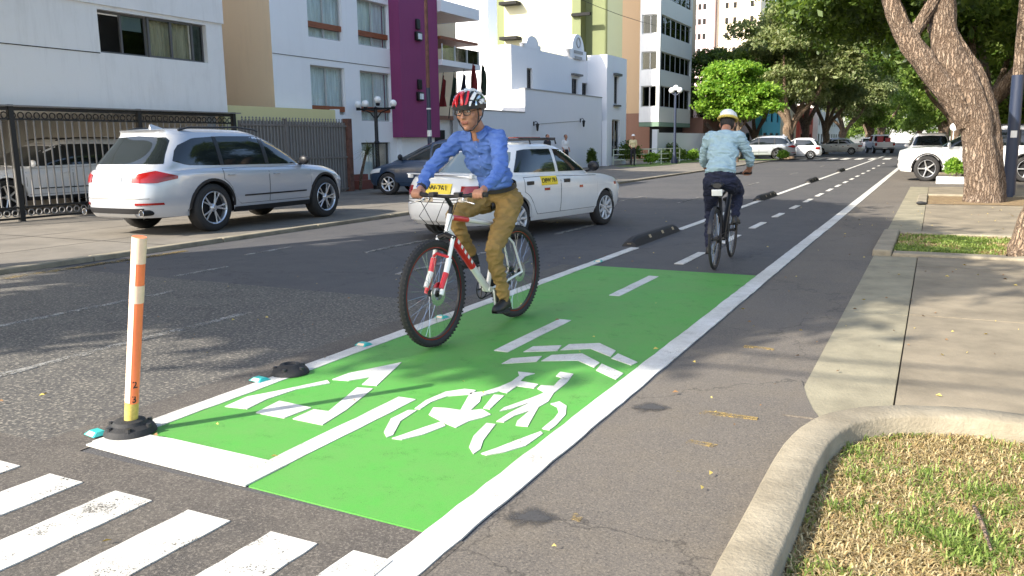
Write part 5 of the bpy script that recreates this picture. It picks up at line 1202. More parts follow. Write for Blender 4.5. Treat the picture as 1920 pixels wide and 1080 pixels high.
# ------------------------------------------------------------------ street furniture
def knob(b, c, r): b.ell(c, (r, r, r), 14, 9)
post = thing('delineator_post', 'orange and white flexible post leaning slightly on a black rubber base', 'post', (-3.585, 2.72, 0.013))
b = MB(); b.lathe([(.001, .07), (.055, .07), (.075, .062), (.085, .045), (.115, .03), (.125, .012), (.128, 0)], (0, 0, 0), n=28); b.build('base', 'black_rubber', post, ang=30)
for k in range(6):
    t = k*math.pi/3+.3; b = MB(); b.lathe([(.001, .018), (.012, .018), (.014, .0)], (.105*math.cos(t), .105*math.sin(t), .03), n=8); b.build('base_bolt', 'black_plastic', post)
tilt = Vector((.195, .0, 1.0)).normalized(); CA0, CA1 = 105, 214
def seg(name, h0, h1, r, m, seed=0):
    b = MB(); n = 18; G = []
    ax = tilt; u = Vector((0, 1, 0)); w = ax.cross(u)
    for h in np.linspace(h0, h1, 5):
        G.append([tuple(Vector((0, 0, 0))+ax*h+r*(math.cos(2*math.pi*j/n)*u+math.sin(2*math.pi*j/n)*w)) for j in range(n)])
    b.grid(G, closed=True); b.add(G[0], [tuple(range(n))[::-1]]); b.add(G[-1], [tuple(range(n))]); return b.build(name, m, post)
seg('lower_sleeve', .05, .165, .033, 'post_yellow'); seg('tube', .165, 1.03, .0325, 'orange_plastic')
# sun glare on the tube's lit side (towards -X), painted on as a cream wrapped strip
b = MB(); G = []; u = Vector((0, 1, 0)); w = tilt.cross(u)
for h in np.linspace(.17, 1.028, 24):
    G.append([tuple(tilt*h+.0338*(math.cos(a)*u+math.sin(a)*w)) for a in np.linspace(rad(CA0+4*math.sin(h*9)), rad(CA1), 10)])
b.grid(G); b.build('sunlit_face', 'sunlit_plastic', post)
for h0, h1 in ((.90, 1.03), (.70, .79)):
    b = MB(); G = [[tuple(tilt*h+.0345*(math.cos(a)*u+math.sin(a)*w)) for a in np.linspace(0, 2*math.pi, 19)] for h in (h0, h1)]; b.grid(G); b.build('reflective_band', 'reflective_white', post)
for h, s_ in ((.265, '2'), (.185, '3')):
    text_obj('stencilled_mark', s_, .05, 'ink', post, tuple(tilt*h+Vector((.0345*.93, -.0345*.37, 0))), (rad(90), 0, rad(68)), .001)
dome = thing('bollard_socket', 'empty black rubber post base on the white line beside the arrow', 'post base', (-3.60, 3.93, .010))
b = MB(); b.lathe([(.001, .05), (.03, .05), (.04, .062), (.06, .06), (.075, .045), (.105, .03), (.118, .012), (.12, 0)], (0, 0, 0), n=28); b.build('base', 'black_rubber', dome, ang=30)
for k in range(5):
    t = k*1.26; b = MB(); b.lathe([(.001, .02), (.014, .018), (.016, 0)], (.092*math.cos(t), .092*math.sin(t), .028), n=8); b.build('base_bolt', 'black_plastic', dome)
for i, (x, y, lab) in enumerate(((-3.72, 2.63, 'teal road stud beside the orange post base'), (-3.66, 3.72, 'teal road stud just before the empty rubber base'), (-3.62, 4.73, 'teal road stud between the rubber base and the front wheel'), (-3.60, 5.78, 'teal road stud seen through the front wheel of the white bicycle'), (-3.57, 9.35, 'far teal road stud before the black wheel stop'))):
    st = thing('road_stud', lab, 'road stud', (x, y, .011), random.uniform(-.2, .2), 'teal road studs on the white line')
    b = MB(); b.add([(-.05, -.045, 0), (.05, -.045, 0), (.05, .045, 0), (-.05, .045, 0), (-.035, -.02, .018), (.035, -.02, .018), (.035, .02, .018), (-.035, .02, .018)], [(0, 1, 5, 4), (1, 2, 6, 5), (2, 3, 7, 6), (3, 0, 4, 7), (4, 5, 6, 7)]); b.build('stud_body', 'teal_plastic', st, smooth=False)
    b = MB(); b.add([(-.033, -.0435, .003), (.033, -.0435, .003), (.027, -.024, .0165), (-.027, -.024, .0165)], [(0, 1, 2, 3)]); b.build('reflector', 'reflective_white', st)
stop = thing('wheel_stop', 'nearest black rubber lane divider with yellow reflectors on the white line', 'lane divider', (-3.72, 12.05, 0), 0, 'black dividers along the white line')
b = MB(); G = []
for y, s_ in ((-1.12, .0), (-1.11, .55), (-1.02, .85), (-.9, 1), (.9, 1), (1.02, .85), (1.11, .55), (1.12, .0)):
    G.append([(-.11, y, 0), (-.10, y, .035*s_), (-.065, y, .10*s_), (-.03, y, .125*s_), (.03, y, .125*s_), (.065, y, .10*s_), (.10, y, .035*s_), (.11, y, 0)])
b.grid(G); b.build('rubber_body', 'black_rubber', stop, ang=20)
mat('reflector_amber', (.42, .33, .20), .4)
for y in (-.42, .2, .75):
    b = MB(); b.add([(.068, y-.05, .098), (.068, y+.05, .098), (.092, y+.05, .055), (.092, y-.05, .055)], [(0, 1, 2, 3)]); b.v = [(x+.004, yy, z+.003) for x, yy, z in b.v]; b.build('reflector', 'reflector_amber', stop)
b = MB(); b.add([(-.03, -1.112, .03), (.03, -1.112, .03), (.028, -1.06, .08), (-.028, -1.06, .08)], [(0, 1, 2, 3)]); b.v = [(x, y-.006, z+.006) for x, y, z in b.v]; b.build('reflector', 'reflector_amber', stop)
for y, lab in ((21.4, 'second black lane divider beyond the rear cyclist'), (30.1, 'third black lane divider down the white line'), (39.8, 'fourth and farthest black lane divider on the white line')): dup(stop, (-3.72, y, 0), 0, label=lab)
# lamps
lamp = thing('street_lamp', 'black four-globe street lamp in front of the white hotel', 'street lamp', (-15.6, 21.5, .05))
b = MB(); b.lathe([(.17, 0), (.17, .12), (.12, .18), (.10, .5), (.13, .56), (.10, .62), (.075, .75), (.065, 1.4), (.09, 1.44), (.06, 1.5), (.055, 2.45), (.09, 2.5), (.001, 2.55)], (0, 0, 0), n=16); b.build('column', 'black_metal', lamp, ang=30)
b = MB(); b.box(-.72, .72, -.03, .03, 2.44, 2.50); b.tube([(-.5, 0, 2.44), (-.2, 0, 2.36), (-.06, 0, 2.2)], .02, 8); b.tube([(.5, 0, 2.44), (.2, 0, 2.36), (.06, 0, 2.2)], .02, 8); b.build('arm', 'black_metal', lamp)
for x, y, z in ((-.66, 0, 2.50), (.66, 0, 2.50), (.09, 0, 2.62), (-.16, -.3, 2.5)):
    b = MB(); b.lathe([(.05, -.06), (.07, 0), (.06, .03)], (x, y, z), n=12); b.build('globe_holder', 'black_metal', lamp)
    b = MB(); b.ell((x, y, z+.12), (.11, .11, .11), 18, 12); b.build('globe', 'globe', lamp)
b = MB(); b.tube([(0, 0, 2.4), (-.16, -.3, 2.46)], .02, 6); b.build('arm', 'black_metal', lamp)
lamp2 = thing('street_lamp', 'tall dark lamp post with three white globes by the guard railing', 'street lamp', (-14.2, 50, .05))
b = MB(); b.lathe([(.22, 0), (.22, .15), (.14, .3), (.09, .7), (.075, 2), (.06, 4.2), (.001, 4.25)], (0, 0, 0), n=14); b.build('column', 'dark_blue_metal', lamp2, ang=30)
b = MB(); b.tube([(-.25, 0, 4.2), (0, 0, 4.05), (.25, 0, 4.2)], .03, 8); b.build('arm', 'dark_blue_metal', lamp2)
for x, z in ((-.25, 4.36), (.25, 4.36), (0, 4.5)): b = MB(); b.ell((x, 0, z), (.17, .17, .17), 16, 10); b.build('globe', 'globe', lamp2)
pole = thing('utility_pole', 'slim dark blue pole with a white band in front of the purple tower', 'pole', (-13.4, 21.1, .05))
b = MB(); b.cyl((0, 0, 0), (0, 0, 3.0), .065, .06, 14); b.build('lower_pole', 'dark_blue_metal', pole); b = MB(); b.cyl((0, 0, 3.0), (0, 0, 9), .055, .045, 12); b.build('upper_pole', 'rusty', pole)
b = MB(); b.cyl((0, 0, 1.60), (0, 0, 1.78), .069, n=14); b.build('white_band', 'plate_white', pole); b = MB(); b.cyl((0, 0, 2.38), (0, 0, 2.42), .07, n=14); b.build('clamp', 'white_metal', pole)
pole = thing('utility_pole', 'thick dark pole with a small white tag at the right edge', 'pole', (1.62, 23, .0))
b = MB(); b.cyl((0, 0, 0), (-.03, 0, 2.85), .135, .13, 18); b.build('lower_pole', 'dark_blue_metal', pole); b = MB(); b.cyl((-.03, 0, 2.85), (-.06, 0, 9), .115, .10, 16); b.build('upper_pole', 'bark', pole)
b = MB(); G = [[(-.015+.139*math.cos(a), .139*math.sin(a), z) for a in np.linspace(rad(-118), rad(-62), 8)] for z in (1.42, 1.58)]; b.grid(G); b.build('tag', 'plate_white', pole)
sg = thing('round_sign', 'small round white sign on a post beyond the second white SUV', 'sign', (.95, 62, 0))
b = MB(); b.cyl((0, 0, 0), (0, 0, 2.2), .03, n=8); b.build('post', 'white_metal', sg); b = MB(); b.lathe([(.001, 0), (.24, 0), (.24, .02), (.001, .02)], (0, -.05, 2.1), (0, -1, 0), 24); b.build('disc', 'plate_white', sg)
# railing by the guard
rl = thing('railing', 'pale metal railing enclosing the planted corner beside the colonial house', 'railing')
mat('rail_paint', (.62, .66, .50), .5)
pts = [(-16.9, 46.6), (-15.8, 47.4), (-14.9, 49.6), (-14.6, 52.6)]
for (a, b_), (c_, d_) in zip(pts, pts[1:]):
    for z in (.35, .65, .95): b = MB(); b.cyl((a, b_, z), (c_, d_, z), .028, n=8); b.build('rail', 'rail_paint', rl)
for a, b_ in pts+[(-15.35, 48.5), (-14.75, 51.1)]: b = MB(); b.cyl((a, b_, .05), (a, b_, .98), .035, n=8); b.build('post', 'rail_paint', rl)
# overhead wires whose shadows cross the pavement
for i, (y, z, lab) in enumerate(((-3.0, 7.4, 'upper overhead cable crossing the street behind the camera'), (-3.1, 7.15, 'lower overhead cable crossing the street behind the camera'))):
    w = MB(); w.tube([(-12+26*k/12, y-.012*(k-6)**2*.0+1.6*k/12*-.0+(-12+26*k/12)*.12, z-.5*(1-((k-6)/6)**2)) for k in range(13)], .022, 6); w.build('overhead_cable', 'black_rubber', label=lab, category='cable')
w = MB(); w.tube([(-14.2+(-.5)*k/10, 20+35*k/10, 8.4-.8*(1-((k-5)/5)**2)) for k in range(11)], .012, 5); w.build('overhead_cable', 'black_rubber', label='thin cable passing in front of the green tower block', category='cable')
dw = thing('rubber_scrap', 'dark scrap lying on the footpath at the gutter before the driveway', 'litter', (-.22, 20.0, .02))
b = MB(); b.ell((0, 0, .03), (.09, .07, .04), 9, 6); b.ell((.08, .02, .025), (.05, .05, .03), 8, 5); b.build('scrap', 'black_rubber', dw)

# ------------------------------------------------------------------ bicycles
def make_bike(label, loc, rz, lean, R, wb, frame_m, accent, tyre_w, mtb):
    t = thing('bicycle', label, 'bicycle', loc, rz); t.rotation_euler = (0, lean, rz)
    bb = Vector((0, .445, .305)); st = Vector((0, .27, .80)); ax = Vector((0, -.342, .94)); f0 = Vector((0, wb, R))
    base = Vector((0, wb-.04, R)); H = lambda z: base+ax*((z-R)/.94)
    for nm, y in (('rear', 0), ('front', wb)):
        w = bpy.data.objects.new('wheel', None); C.objects.link(w); w.parent = t; w.location = (0, y, R)
        b = MB(); b.torus((0, 0, 0), (1, 0, 0), R-tyre_w*.5, tyre_w*.5, 64, 10, sq=.95); ty = b
        if mtb:
            for k in range(72):
                for dx, dk in ((-.38, 0), (.0, .5), (.38, 0)):
                    a = 2*math.pi*(k+dk)/72; rr = R-.003-abs(dx)*.012; M3 = Matrix.Rotation(a, 3, 'X')
                    c_ = M3 @ Vector((dx*tyre_w, rr-.001, 0)); b.obox(c_, (tyre_w*.24, .006, .013), tilt=M3)
        b.build('tyre', 'tyre', w, ang=50)
        b = MB(); r_rim = R-tyre_w-.002; b.lathe([(r_rim, -.011), (r_rim+.010, -.012), (r_rim+.010, .012), (r_rim, .011), (r_rim-.014, .007), (r_rim-.014, -.007), (r_rim, -.011)], (0, 0, 0), (1, 0, 0), 64)
        b.lathe([(.012, -.04), (.026, -.035), (.026, -.028), (.016, -.02), (.016, .02), (.026, .028), (.026, .035), (.012, .04)], (0, 0, 0), (1, 0, 0), 16); b.build('rim', 'black_metal', w, ang=50)
        b = MB()
        for k in range(32):
            a = 2*math.pi*k/32; a2 = a+(.35 if k % 4 < 2 else -.35); s = 1 if k % 2 else -1
            b.tube([(s*.031, .024*math.cos(a2), .024*math.sin(a2)), (s*.003, (r_rim-.01)*math.cos(a), (r_rim-.01)*math.sin(a))], .0013, 4, caps=False)
        b.build('spokes', 'chrome', w)
        if mtb:
            b = MB(); b.lathe([(.045, 0), (.085, 0), (.085, .002), (.045, .002)], (-.042, 0, 0), (1, 0, 0), 32); b.build('brake_disc', 'chrome', w)
            b = MB(); rs = r_rim+.0105; b.lathe([(rs-.006, .0128), (rs-.012, .0128)], (0, 0, 0), (1, 0, 0), 64); b.lathe([(rs-.006, -.0128), (rs-.012, -.0128)], (0, 0, 0), (1, 0, 0), 64); b.build('rim_stripe', 'red_lens', w)
    zt = .93 if mtb else .90; zb_ = zt-.14
    b = MB(); b.cyl(H(zb_), H(zt), .022, n=16); b.build('head_tube', frame_m, t)
    b = MB(); b.tube([H(zb_+.03), H(zb_+.03).lerp(bb, .5), bb], [.026, .028, .028], 14); dt = b.build('down_tube', frame_m, t)
    if accent:
        a, c_ = H(zb_+.03).lerp(bb, .12), H(zb_+.03).lerp(bb, .60); b = MB(); b.cyl(a, c_, .0295, n=16); b.build('red_decal', accent, dt)
        for k in range(5):
            p = a.lerp(c_, .14+.17*k); d = (c_-a).normalized(); s = MB(); n_ = d.cross(Vector((1, 0, 0)))
            for sd in (-1, 1): s.add([p+Vector((sd*.0305, 0, 0))+n_*.012-d*.018, p+Vector((sd*.0305, 0, 0))+n_*.012+d*.012, p+Vector((sd*.0305, 0, 0))-n_*.012+d*.018, p+Vector((sd*.0305, 0, 0))-n_*.012-d*.012], [(0, 1, 2, 3)])
            s.build('decal_mark', 'bike_white', dt)
    b = MB(); b.tube([H(zt-.02), st+Vector((0, 0, .0))], [.021, .017], 12); b.build('top_tube', frame_m, t)
    if accent: b = MB(); b.cyl(H(zt-.02).lerp(st, .04), H(zt-.02).lerp(st, .35), .0215, .0205, 12); b.build('red_decal', accent, t)
    b = MB(); b.cyl(bb, st, .019, n=12); b.cyl(bb+Vector((-.036, 0, 0)), bb+Vector((.036, 0, 0)), .023, n=14); b.build('seat_tube', frame_m, t)
    seat = Vector((0, .20, .965 if mtb else .945)); b = MB(); b.cyl(st, seat-Vector((0, 0, .03)), .0135, n=10); b.build('seat_post', 'black_metal' if mtb else 'chrome', t)
    b = MB(); G = []
    for y, w_, z in ((-.13, .05, .0), (-.11, .075, .012), (-.05, .075, .01), (.02, .045, 0), (.08, .024, -.004), (.14, .018, -.01), (.15, .006, -.014)):
        G.append([tuple(seat+Vector((w_*math.cos(a), y, z+(.022 if math.sin(a) > 0 else .035)*math.sin(a)))) for a in np.linspace(0, 2*math.pi, 13)[:-1]])
    b.grid(G, closed=True); b.add(G[0], [tuple(range(12))]); b.build('saddle', 'black_plastic', t)
    for s in (-1, 1):
        b = MB(); b.tube([st+Vector((s*.012, .0, -.02)), (s*.045, .10, (st.z+R)/2+.04), (s*.062, 0, R)], [.009, .009, .009], 8); b.build('seat_stay', frame_m, t)
        b = MB(); b.tube([bb+Vector((s*.02, -.02, 0)), (s*.045, .25, .335), (s*.062, 0, R)], [.011, .010, .009], 8); b.build('chain_stay', frame_m, t)
        fc = H(zb_-.035)
        if mtb:
            b = MB(); b.tube([fc+Vector((s*.066, 0, .02)), fc+Vector((s*.066, .0, 0))+(f0-fc)*.45], .0155, 12); b.build('fork_stanchion', 'bike_white', t)
            b = MB(); b.tube([fc+Vector((s*.066, 0, 0))+(f0-fc)*.36, f0+Vector((s*.066, 0, -.005))], [.023, .017], 12); b.build('fork_leg', 'red_paint' if s > 0 else 'bike_white', t)
            b = MB(); q0 = fc+Vector((s*.066, 0, 0))+(f0-fc)*.62; b.tube([q0, f0+Vector((s*.066, 0, .04))], [.0225, .019], 12); b.build('fork_decal', 'bike_white' if s > 0 else 'red_paint', t)
        else:
            b = MB(); b.tube([fc+Vector((s*.045, 0, .0)), fc+Vector((s*.05, 0, 0))+(f0-fc)*.5, f0+Vector((s*.048, 0, 0))], [.014, .012, .009], 10); b.build('fork_leg', frame_m, t)
    b = MB(); fc = H(zb_-.03); b.tube([fc+Vector((-.078, 0, .0)), fc+Vector((0, 0, .028)), fc+Vector((.078, 0, .0))], .022, 10); b.cyl(fc, H(zb_), .02, n=12); b.build('fork_crown', 'black_metal' if mtb else frame_m, t)
    if mtb: b = MB(); q = fc.lerp(f0, .33)+Vector((0, .03, .0)); b.tube([q+Vector((-.066, -.02, 0)), q+Vector((0, .03, .03)), q+Vector((.066, -.02, 0))], .011, 8); b.build('fork_arch', 'red_paint', t)
    hb = Vector((0, .965, 1.06)) if mtb else Vector((0, .80, 1.04)); hw = .32 if mtb else .27
    b = MB(); b.tube([H(zt), H(zt+.06), hb-Vector((0, .0, .0))], [.016, .017, .016], 10); b.build('stem', 'black_metal', t)
    b = MB(); b.tube([(-hw, hb.y-.04, hb.z+.015), (-.10, hb.y-.005, hb.z+.005), (0, hb.y, hb.z), (.10, hb.y-.005, hb.z+.005), (hw, hb.y-.04, hb.z+.015)], .0125, 10); b.build('handlebar', 'black_metal', t)
    for s in (-1, 1):
        b = MB(); b.tube([(s*(hw-.13), hb.y-.025, hb.z+.01), (s*(hw+.005), hb.y-.042, hb.z+.015)], .0175, 10); b.build('grip', 'black_rubber', t)
        if mtb:
            b = MB(); b.tube([(s*(hw-.17), hb.y-.01, hb.z-.005), (s*(hw-.15), hb.y+.05, hb.z-.02), (s*(hw-.04), hb.y+.055, hb.z-.045)], [.009, .007, .006], 8); b.obox((s*(hw-.17), hb.y+.01, hb.z-.02), (.05, .05, .035)); b.build('brake_lever', 'chrome', t, bevel=.004)
            b = MB(); b.obox((s*(hw-.21), hb.y+.0, hb.z+.015), (.05, .06, .035)); b.build('shifter', 'black_plastic', t, bevel=.006)
            b = MB(); b.tube([(s*(hw-.17), hb.y+.04, hb.z-.01), (s*.10, hb.y+.17, hb.z-.02), (s*.02, hb.y+.16, hb.z-.16), (s*.03, H(zb_).y+.05, zb_+.02)], .003, 5); b.build('brake_cable', 'black_rubber', t)
            b = MB(); b.tube([(s*(hw-.2), hb.y+.02, hb.z-.01), (s*.14, hb.y+.14, hb.z-.13), (s*.05, hb.y+.08, hb.z-.25), (s*.02, H(zb_+.05).y+.02, zb_+.02)], .003, 5); b.build('brake_cable', 'black_rubber', t)
    # drivetrain on the bicycle's right
    ca = rad(-90) if mtb else rad(-100)
    cd = Vector((0, math.cos(ca), math.sin(ca)))
    b = MB(); b.torus(bb+Vector((.05, 0, 0)), (1, 0, 0), .078, .006, 40, 6, sq=.5)
    for k in range(5): a = k*1.257; b.tube([bb+Vector((.05, 0, 0)), bb+Vector((.05, .076*math.cos(a), .076*math.sin(a)))], .006, 6)
    b.build('chainring', 'black_metal', t)
    for s, nm in ((-1, 'left'), (1, 'right')):
        d = cd*(-s)*-1 if s > 0 else cd; d = cd if s < 0 else -cd
        e = bb+Vector((s*.075, 0, 0))+d*.172; b = MB(); b.tube([bb+Vector((s*.06, 0, 0)), e], [.013, .010], 8); b.build('crank', 'alloy' if mtb else 'black_metal', t)
        b = MB(); b.obox(e+Vector((s*.06, 0, 0)), (.09, .09, .018)); b.cyl(e, e+Vector((s*.02, 0, 0)), .008, n=8); b.build('pedal', 'black_plastic', t, bevel=.003)
    b = MB(); b.lathe([(.015, 0), (.045, .002), (.045, .008), (.035, .012), (.035, .018), (.015, .022)], (.03, 0, R), (1, 0, 0), 20); b.build('sprocket', 'black_metal', t)
    b = MB(); b.tube([(.05, .03, R+.045), bb+Vector((.05, -.01, .078))], .004, 5); b.tube([(.05, .02, R-.10), bb+Vector((.05, -.01, -.078))], .004, 5); b.build('chain', 'black_metal', t)
    b = MB(); b.tube([(.055, .0, R-.02), (.06, .02, R-.06), (.055, .02, R-.11)], .008, 6); b.torus((.055, .02, R-.10), (1, 0, 0), .02, .005, 12, 5); b.build('derailleur', 'black_metal', t)
    if not mtb:
        b = MB(); b.obox((0, .07, .86), (.12, .015, .075), tilt=Matrix.Rotation(rad(15), 3, 'X')); b.build('rear_plate', 'plate_white', t, bevel=.01)
        b = MB()
        for yy in (0, wb):
            b = MB()
            b.grid([[(x, yy+(R+.02)*math.cos(a), R+(R+.02)*math.sin(a)+.006*(1-abs(x)/.022)) for x in (-.022, -.011, 0, .011, .022)] for a in np.linspace(rad(60) if yy else rad(55), rad(165) if yy == 0 else rad(125), 14)])
            b.build('mudguard', 'black_plastic', t)
    return t
bike1 = make_bike('white and red mountain bicycle ridden towards the camera', (-3.045, 6.07, .010), rad(176.4), rad(.8), .385, 1.16, 'bike_white', 'red_paint', .055, True)
bike2 = make_bike('slim black bicycle with a white plate under the saddle, ridden away', (-2.14, 9.28, .004), rad(2.6), rad(-1.0), .345, 1.09, 'black_metal', None, .034, False)

# ------------------------------------------------------------------ people
class Body:
    def __init__(s): s.p = []
    def cone(s, a, b, ra, rb, m): s.p.append(('c', Vector(a), Vector(b), ra, rb, m)); return s
    def limb(s, pts, m):
        for (a, ra), (b, rb) in zip(pts, pts[1:]): s.cone(a, b, ra, rb, m)
        return s
    def ell(s, c, r, m, rot=None): s.p.append(('e', Vector(c), Vector(r), rot or Matrix.Identity(3), 0, m)); return s
    def mesh(s, name, mats, voxel=.007, wrinkle=None, smooth=5):
        b = MB()
        for q in s.p:
            if q[0] == 'c':
                _, a, c, ra, rb, m = q; d = c-a; L = d.length; d = d.normalized() if L > 1e-6 else Vector((0, 0, 1)); prof = []
                for k in range(7): t = math.pi/2*k/6; prof.append((max(.0005, ra*math.sin(t)), -ra*math.cos(t)))
                for k in range(1, 7): t = math.pi/2*k/6; prof.append((max(.0005, rb*math.cos(t)), L+rb*math.sin(t)))
                b.lathe(prof, a, d, 20)
                n = 20; o = len(b.v)-len(prof)*n; b.f.append(tuple(range(o, o+n))[::-1]); b.f.append(tuple(range(len(b.v)-n, len(b.v)))); b.m += [0, 0]
            else: b.ell(q[1], q[2], 20, 14, rot=q[3])
        me = b.mesh(name+'_raw', [], smooth=False); o = bpy.data.objects.new('tmp', me); C.objects.link(o)
        r = o.modifiers.new('r', 'REMESH'); r.mode = 'VOXEL'; r.voxel_size = voxel
        sm = o.modifiers.new('s', 'SMOOTH'); sm.factor = .5; sm.iterations = smooth
        dg = bpy.context.evaluated_depsgraph_get(); dg.update(); out = bpy.data.meshes.new_from_object(o.evaluated_get(dg)); bpy.data.objects.remove(o); bpy.data.meshes.remove(me)
        nf = len(out.polygons); cen = np.zeros(nf*3); out.polygons.foreach_get('center', cen); cen = cen.reshape(-1, 3); best = np.full(nf, 1e9); idx = np.zeros(nf, int)
        for q in s.p:
            if q[0] == 'c':
                a = np.array(q[1]); d = np.array(q[2])-a; L2 = max(1e-9, d@d); t = np.clip(((cen-a)@d)/L2, 0, 1); dist = np.linalg.norm(cen-a-t[:, None]*d, axis=1)-(q[3]+(q[4]-q[3])*t)
            else:
                lc = (cen-np.array(q[1]))@np.array(q[3]); rr = np.array(q[2]); k = np.linalg.norm(lc/rr, axis=1); dist = (k-1)*rr.min()
            u = dist < best; best[u] = dist[u]; idx[u] = mats.index(q[5])
        for m in mats: out.materials.append(M(m))
        out.polygons.foreach_set('material_index', idx.astype(np.int32))
        if wrinkle:
            nv = len(out.vertices); co_ = np.zeros(nv*3); out.vertices.foreach_get('co', co_); co_ = co_.reshape(-1, 3); no = np.zeros(nv*3); out.vertices.foreach_get('normal', no); no = no.reshape(-1, 3)
            wm = np.zeros(nv); 
            lv = np.zeros(len(out.loops), int); out.loops.foreach_get('vertex_index', lv); lt = np.zeros(nf, int); out.polygons.foreach_get('loop_total', lt); fm = np.repeat(idx, lt)
            cloth = [mats.index(m) for m in wrinkle]; wm[lv[np.isin(fm, cloth)]] = 1; wm[lv[~np.isin(fm, cloth)]] = 0
            dv = np.array([(noise.noise(Vector((c[0]*7, c[1]*7+c[2]*6, c[2]*20)))*.7+.55-abs(noise.noise(Vector((c[0]*11+3+c[2]*7, c[1]*12, c[2]*26))))*2.4) if w_ else 0 for c, w_ in zip(co_, wm)])
            co_ += no*(dv*wm*.0115)[:, None]; out.vertices.foreach_set('co', co_.ravel())
        out.shade_smooth(); out.update(); out.name = name; return out
def head(B, c, yaw, pitch, skin='skin', k=1.04, hair=None):
    Rm = Matrix.Rotation(yaw, 3, 'Z') @ Matrix.Rotation(pitch, 3, 'X'); c = Vector(c)
    P = lambda x, y, z: c+Rm @ Vector((x*k, y*k, z*k)); E = lambda x, y, z, r, m: B.ell(P(x, y, z), tuple(q*k for q in r), m, Rm)
    E(0, -.008, .025, (.077, .097, .100), skin); E(0, .022, -.045, (.058, .064, .066), skin); E(0, .062, -.093, (.024, .022, .020), skin); E(0, .045, -.03, (.055, .048, .06), skin)
    B.cone(P(0, .086, .022), P(0, .114, -.018), .008*k, .012*k, skin); E(.010, .102, -.022, (.009, .010, .008), skin); E(-.010, .102, -.022, (.009, .010, .008), skin)
    B.cone(P(-.036, .078, .040), P(.036, .078, .040), .012*k, .012*k, skin)
    for s in (-1, 1): E(s*.044, .062, -.012, (.022, .022, .024), skin); E(s*.079, -.005, -.002, (.010, .021, .031), skin)
    B.cone(P(-.021, .088, -.050), P(.021, .088, -.050), .0065*k, .0065*k, 'lips'); B.cone(P(-.016, .087, -.060), P(.016, .087, -.060), .0065*k, .0065*k, 'lips')
    return P, Rm, k
def hand(B, w, x, s, grip_y, grip_z, skin='skin'):
    """fist closed round a bar along x; s=+1 means the right hand"""
    kn = (x, grip_y-.004, grip_z+.030)
    B.cone(w, (x, grip_y-.045, grip_z+.030), .024, .026, skin)
    for dx in (-.026, 0, .026): B.cone((x+dx*.8, grip_y-.055, grip_z+.028), (x+dx, grip_y+.004, grip_z+.030), .014, .0125, skin)
    for i, dx in enumerate((.033, .011, -.011, -.033)):
        r = (.0095, .0100, .0098, .0085)[i]; xx = x-s*dx; L = (.95, 1.05, 1.0, .85)[i]
        B.cone((xx, grip_y+.005, grip_z+.029), (xx, grip_y+.030*L, grip_z+.012), r*1.08, r, skin); B.cone((xx, grip_y+.030*L, grip_z+.012), (xx, grip_y+.026*L, grip_z-.016), r, r*.95, skin); B.cone((xx, grip_y+.026*L, grip_z-.016), (xx, grip_y+.004, grip_z-.026), r*.95, r*.85, skin)
    B.cone((x-s*.030, grip_y-.045, grip_z+.018), (x-s*.050, grip_y-.018, grip_z+.000), .013, .012, skin); B.cone((x-s*.050, grip_y-.018, grip_z+.000), (x-s*.048, grip_y+.010, grip_z-.018), .0115, .010, skin)
def shoe(parent, heel, toe, m='shoe_black', w=.045):
    """low shoe with a sole between a heel and a toe point"""
    h = Vector(heel); t_ = Vector(toe); d = (t_-h); L = d.length; d.normalize(); s = d.cross(Vector((0, 0, 1))).normalized(); u = s.cross(d); b = MB(); G = []
    for f, wd, ht in ((-.10, .020, .03), (-.07, .032, .062), (0, .037, .085), (.25, .036, .085), (.45, .038, .068), (.7, .045, .052), (.92, .040, .042), (1.05, .024, .030), (1.10, .008, .016)):
        G.append([tuple(h+d*(L*f)+s*(wd*math.cos(a))+u*(ht*max(0, math.sin(a))-.004*(math.sin(a) < 0))) for a in np.linspace(0, 2*math.pi, 17)[:-1]])
    b.grid(G, closed=True); b.add(G[0], [tuple(range(16))]); b.add(G[-1], [tuple(range(16))[::-1]]); sh = b.build('shoe', m, parent, ang=60)
    b = MB(); G = []
    for f, wd in ((-.11, .022), (-.05, .038), (.25, .036), (.45, .039), (.7, .048), (.92, .042), (1.08, .022)):
        q = h+d*(L*f); G.append([tuple(q-s*wd-u*.004), tuple(q-s*wd-u*.022), tuple(q+s*wd-u*.022), tuple(q+s*wd-u*.004)])
    b.grid(G); b.build('sole', 'black_rubber', sh)
def on_bike(t, bike, me_or_none=None): t.location = bike.location; t.rotation_euler = bike.rotation_euler
# --- the rider coming towards the camera (built in the bicycle's own frame: y forward, x to his right)
rider = thing('person', 'man in blue shirt, khaki trousers and red-white helmet riding the white bicycle', 'person'); on_bike(rider, bike1)
B = Body(); Rt = Matrix.Rotation(rad(-27), 3, 'X')
B.ell((0, .215, 1.035), (.155, .130, .105), 'khaki', Rt); B.ell((0, .17, 1.0), (.150, .115, .085), 'khaki')
B.ell((0, .285, 1.165), (.150, .118, .13), 'blue_shirt', Rt); B.ell((.03, .355, 1.31), (.180, .126, .15), 'blue_shirt', Rt); B.ell((.05, .41, 1.42), (.185, .105, .095), 'blue_shirt', Rt)
B.cone((-.135, .445, 1.470), (.205, .445, 1.470), .066, .066, 'blue_shirt'); B.cone((-.03, .44, 1.515), (.13, .44, 1.515), .050, .050, 'blue_shirt')
B.cone((.02, .465, 1.51), (.015, .54, 1.60), .060, .056, 'skin'); B.ell((.022, .512, 1.478), (.030, .022, .050), 'skin', Rt)
B.limb([((.215, .45, 1.462), .072), ((.295, .56, 1.355), .062), ((.35, .655, 1.25), .053)], 'blue_shirt'); B.limb([((.35, .655, 1.25), .052), ((.335, .75, 1.18), .047), ((.305, .835, 1.125), .037)], 'blue_shirt')
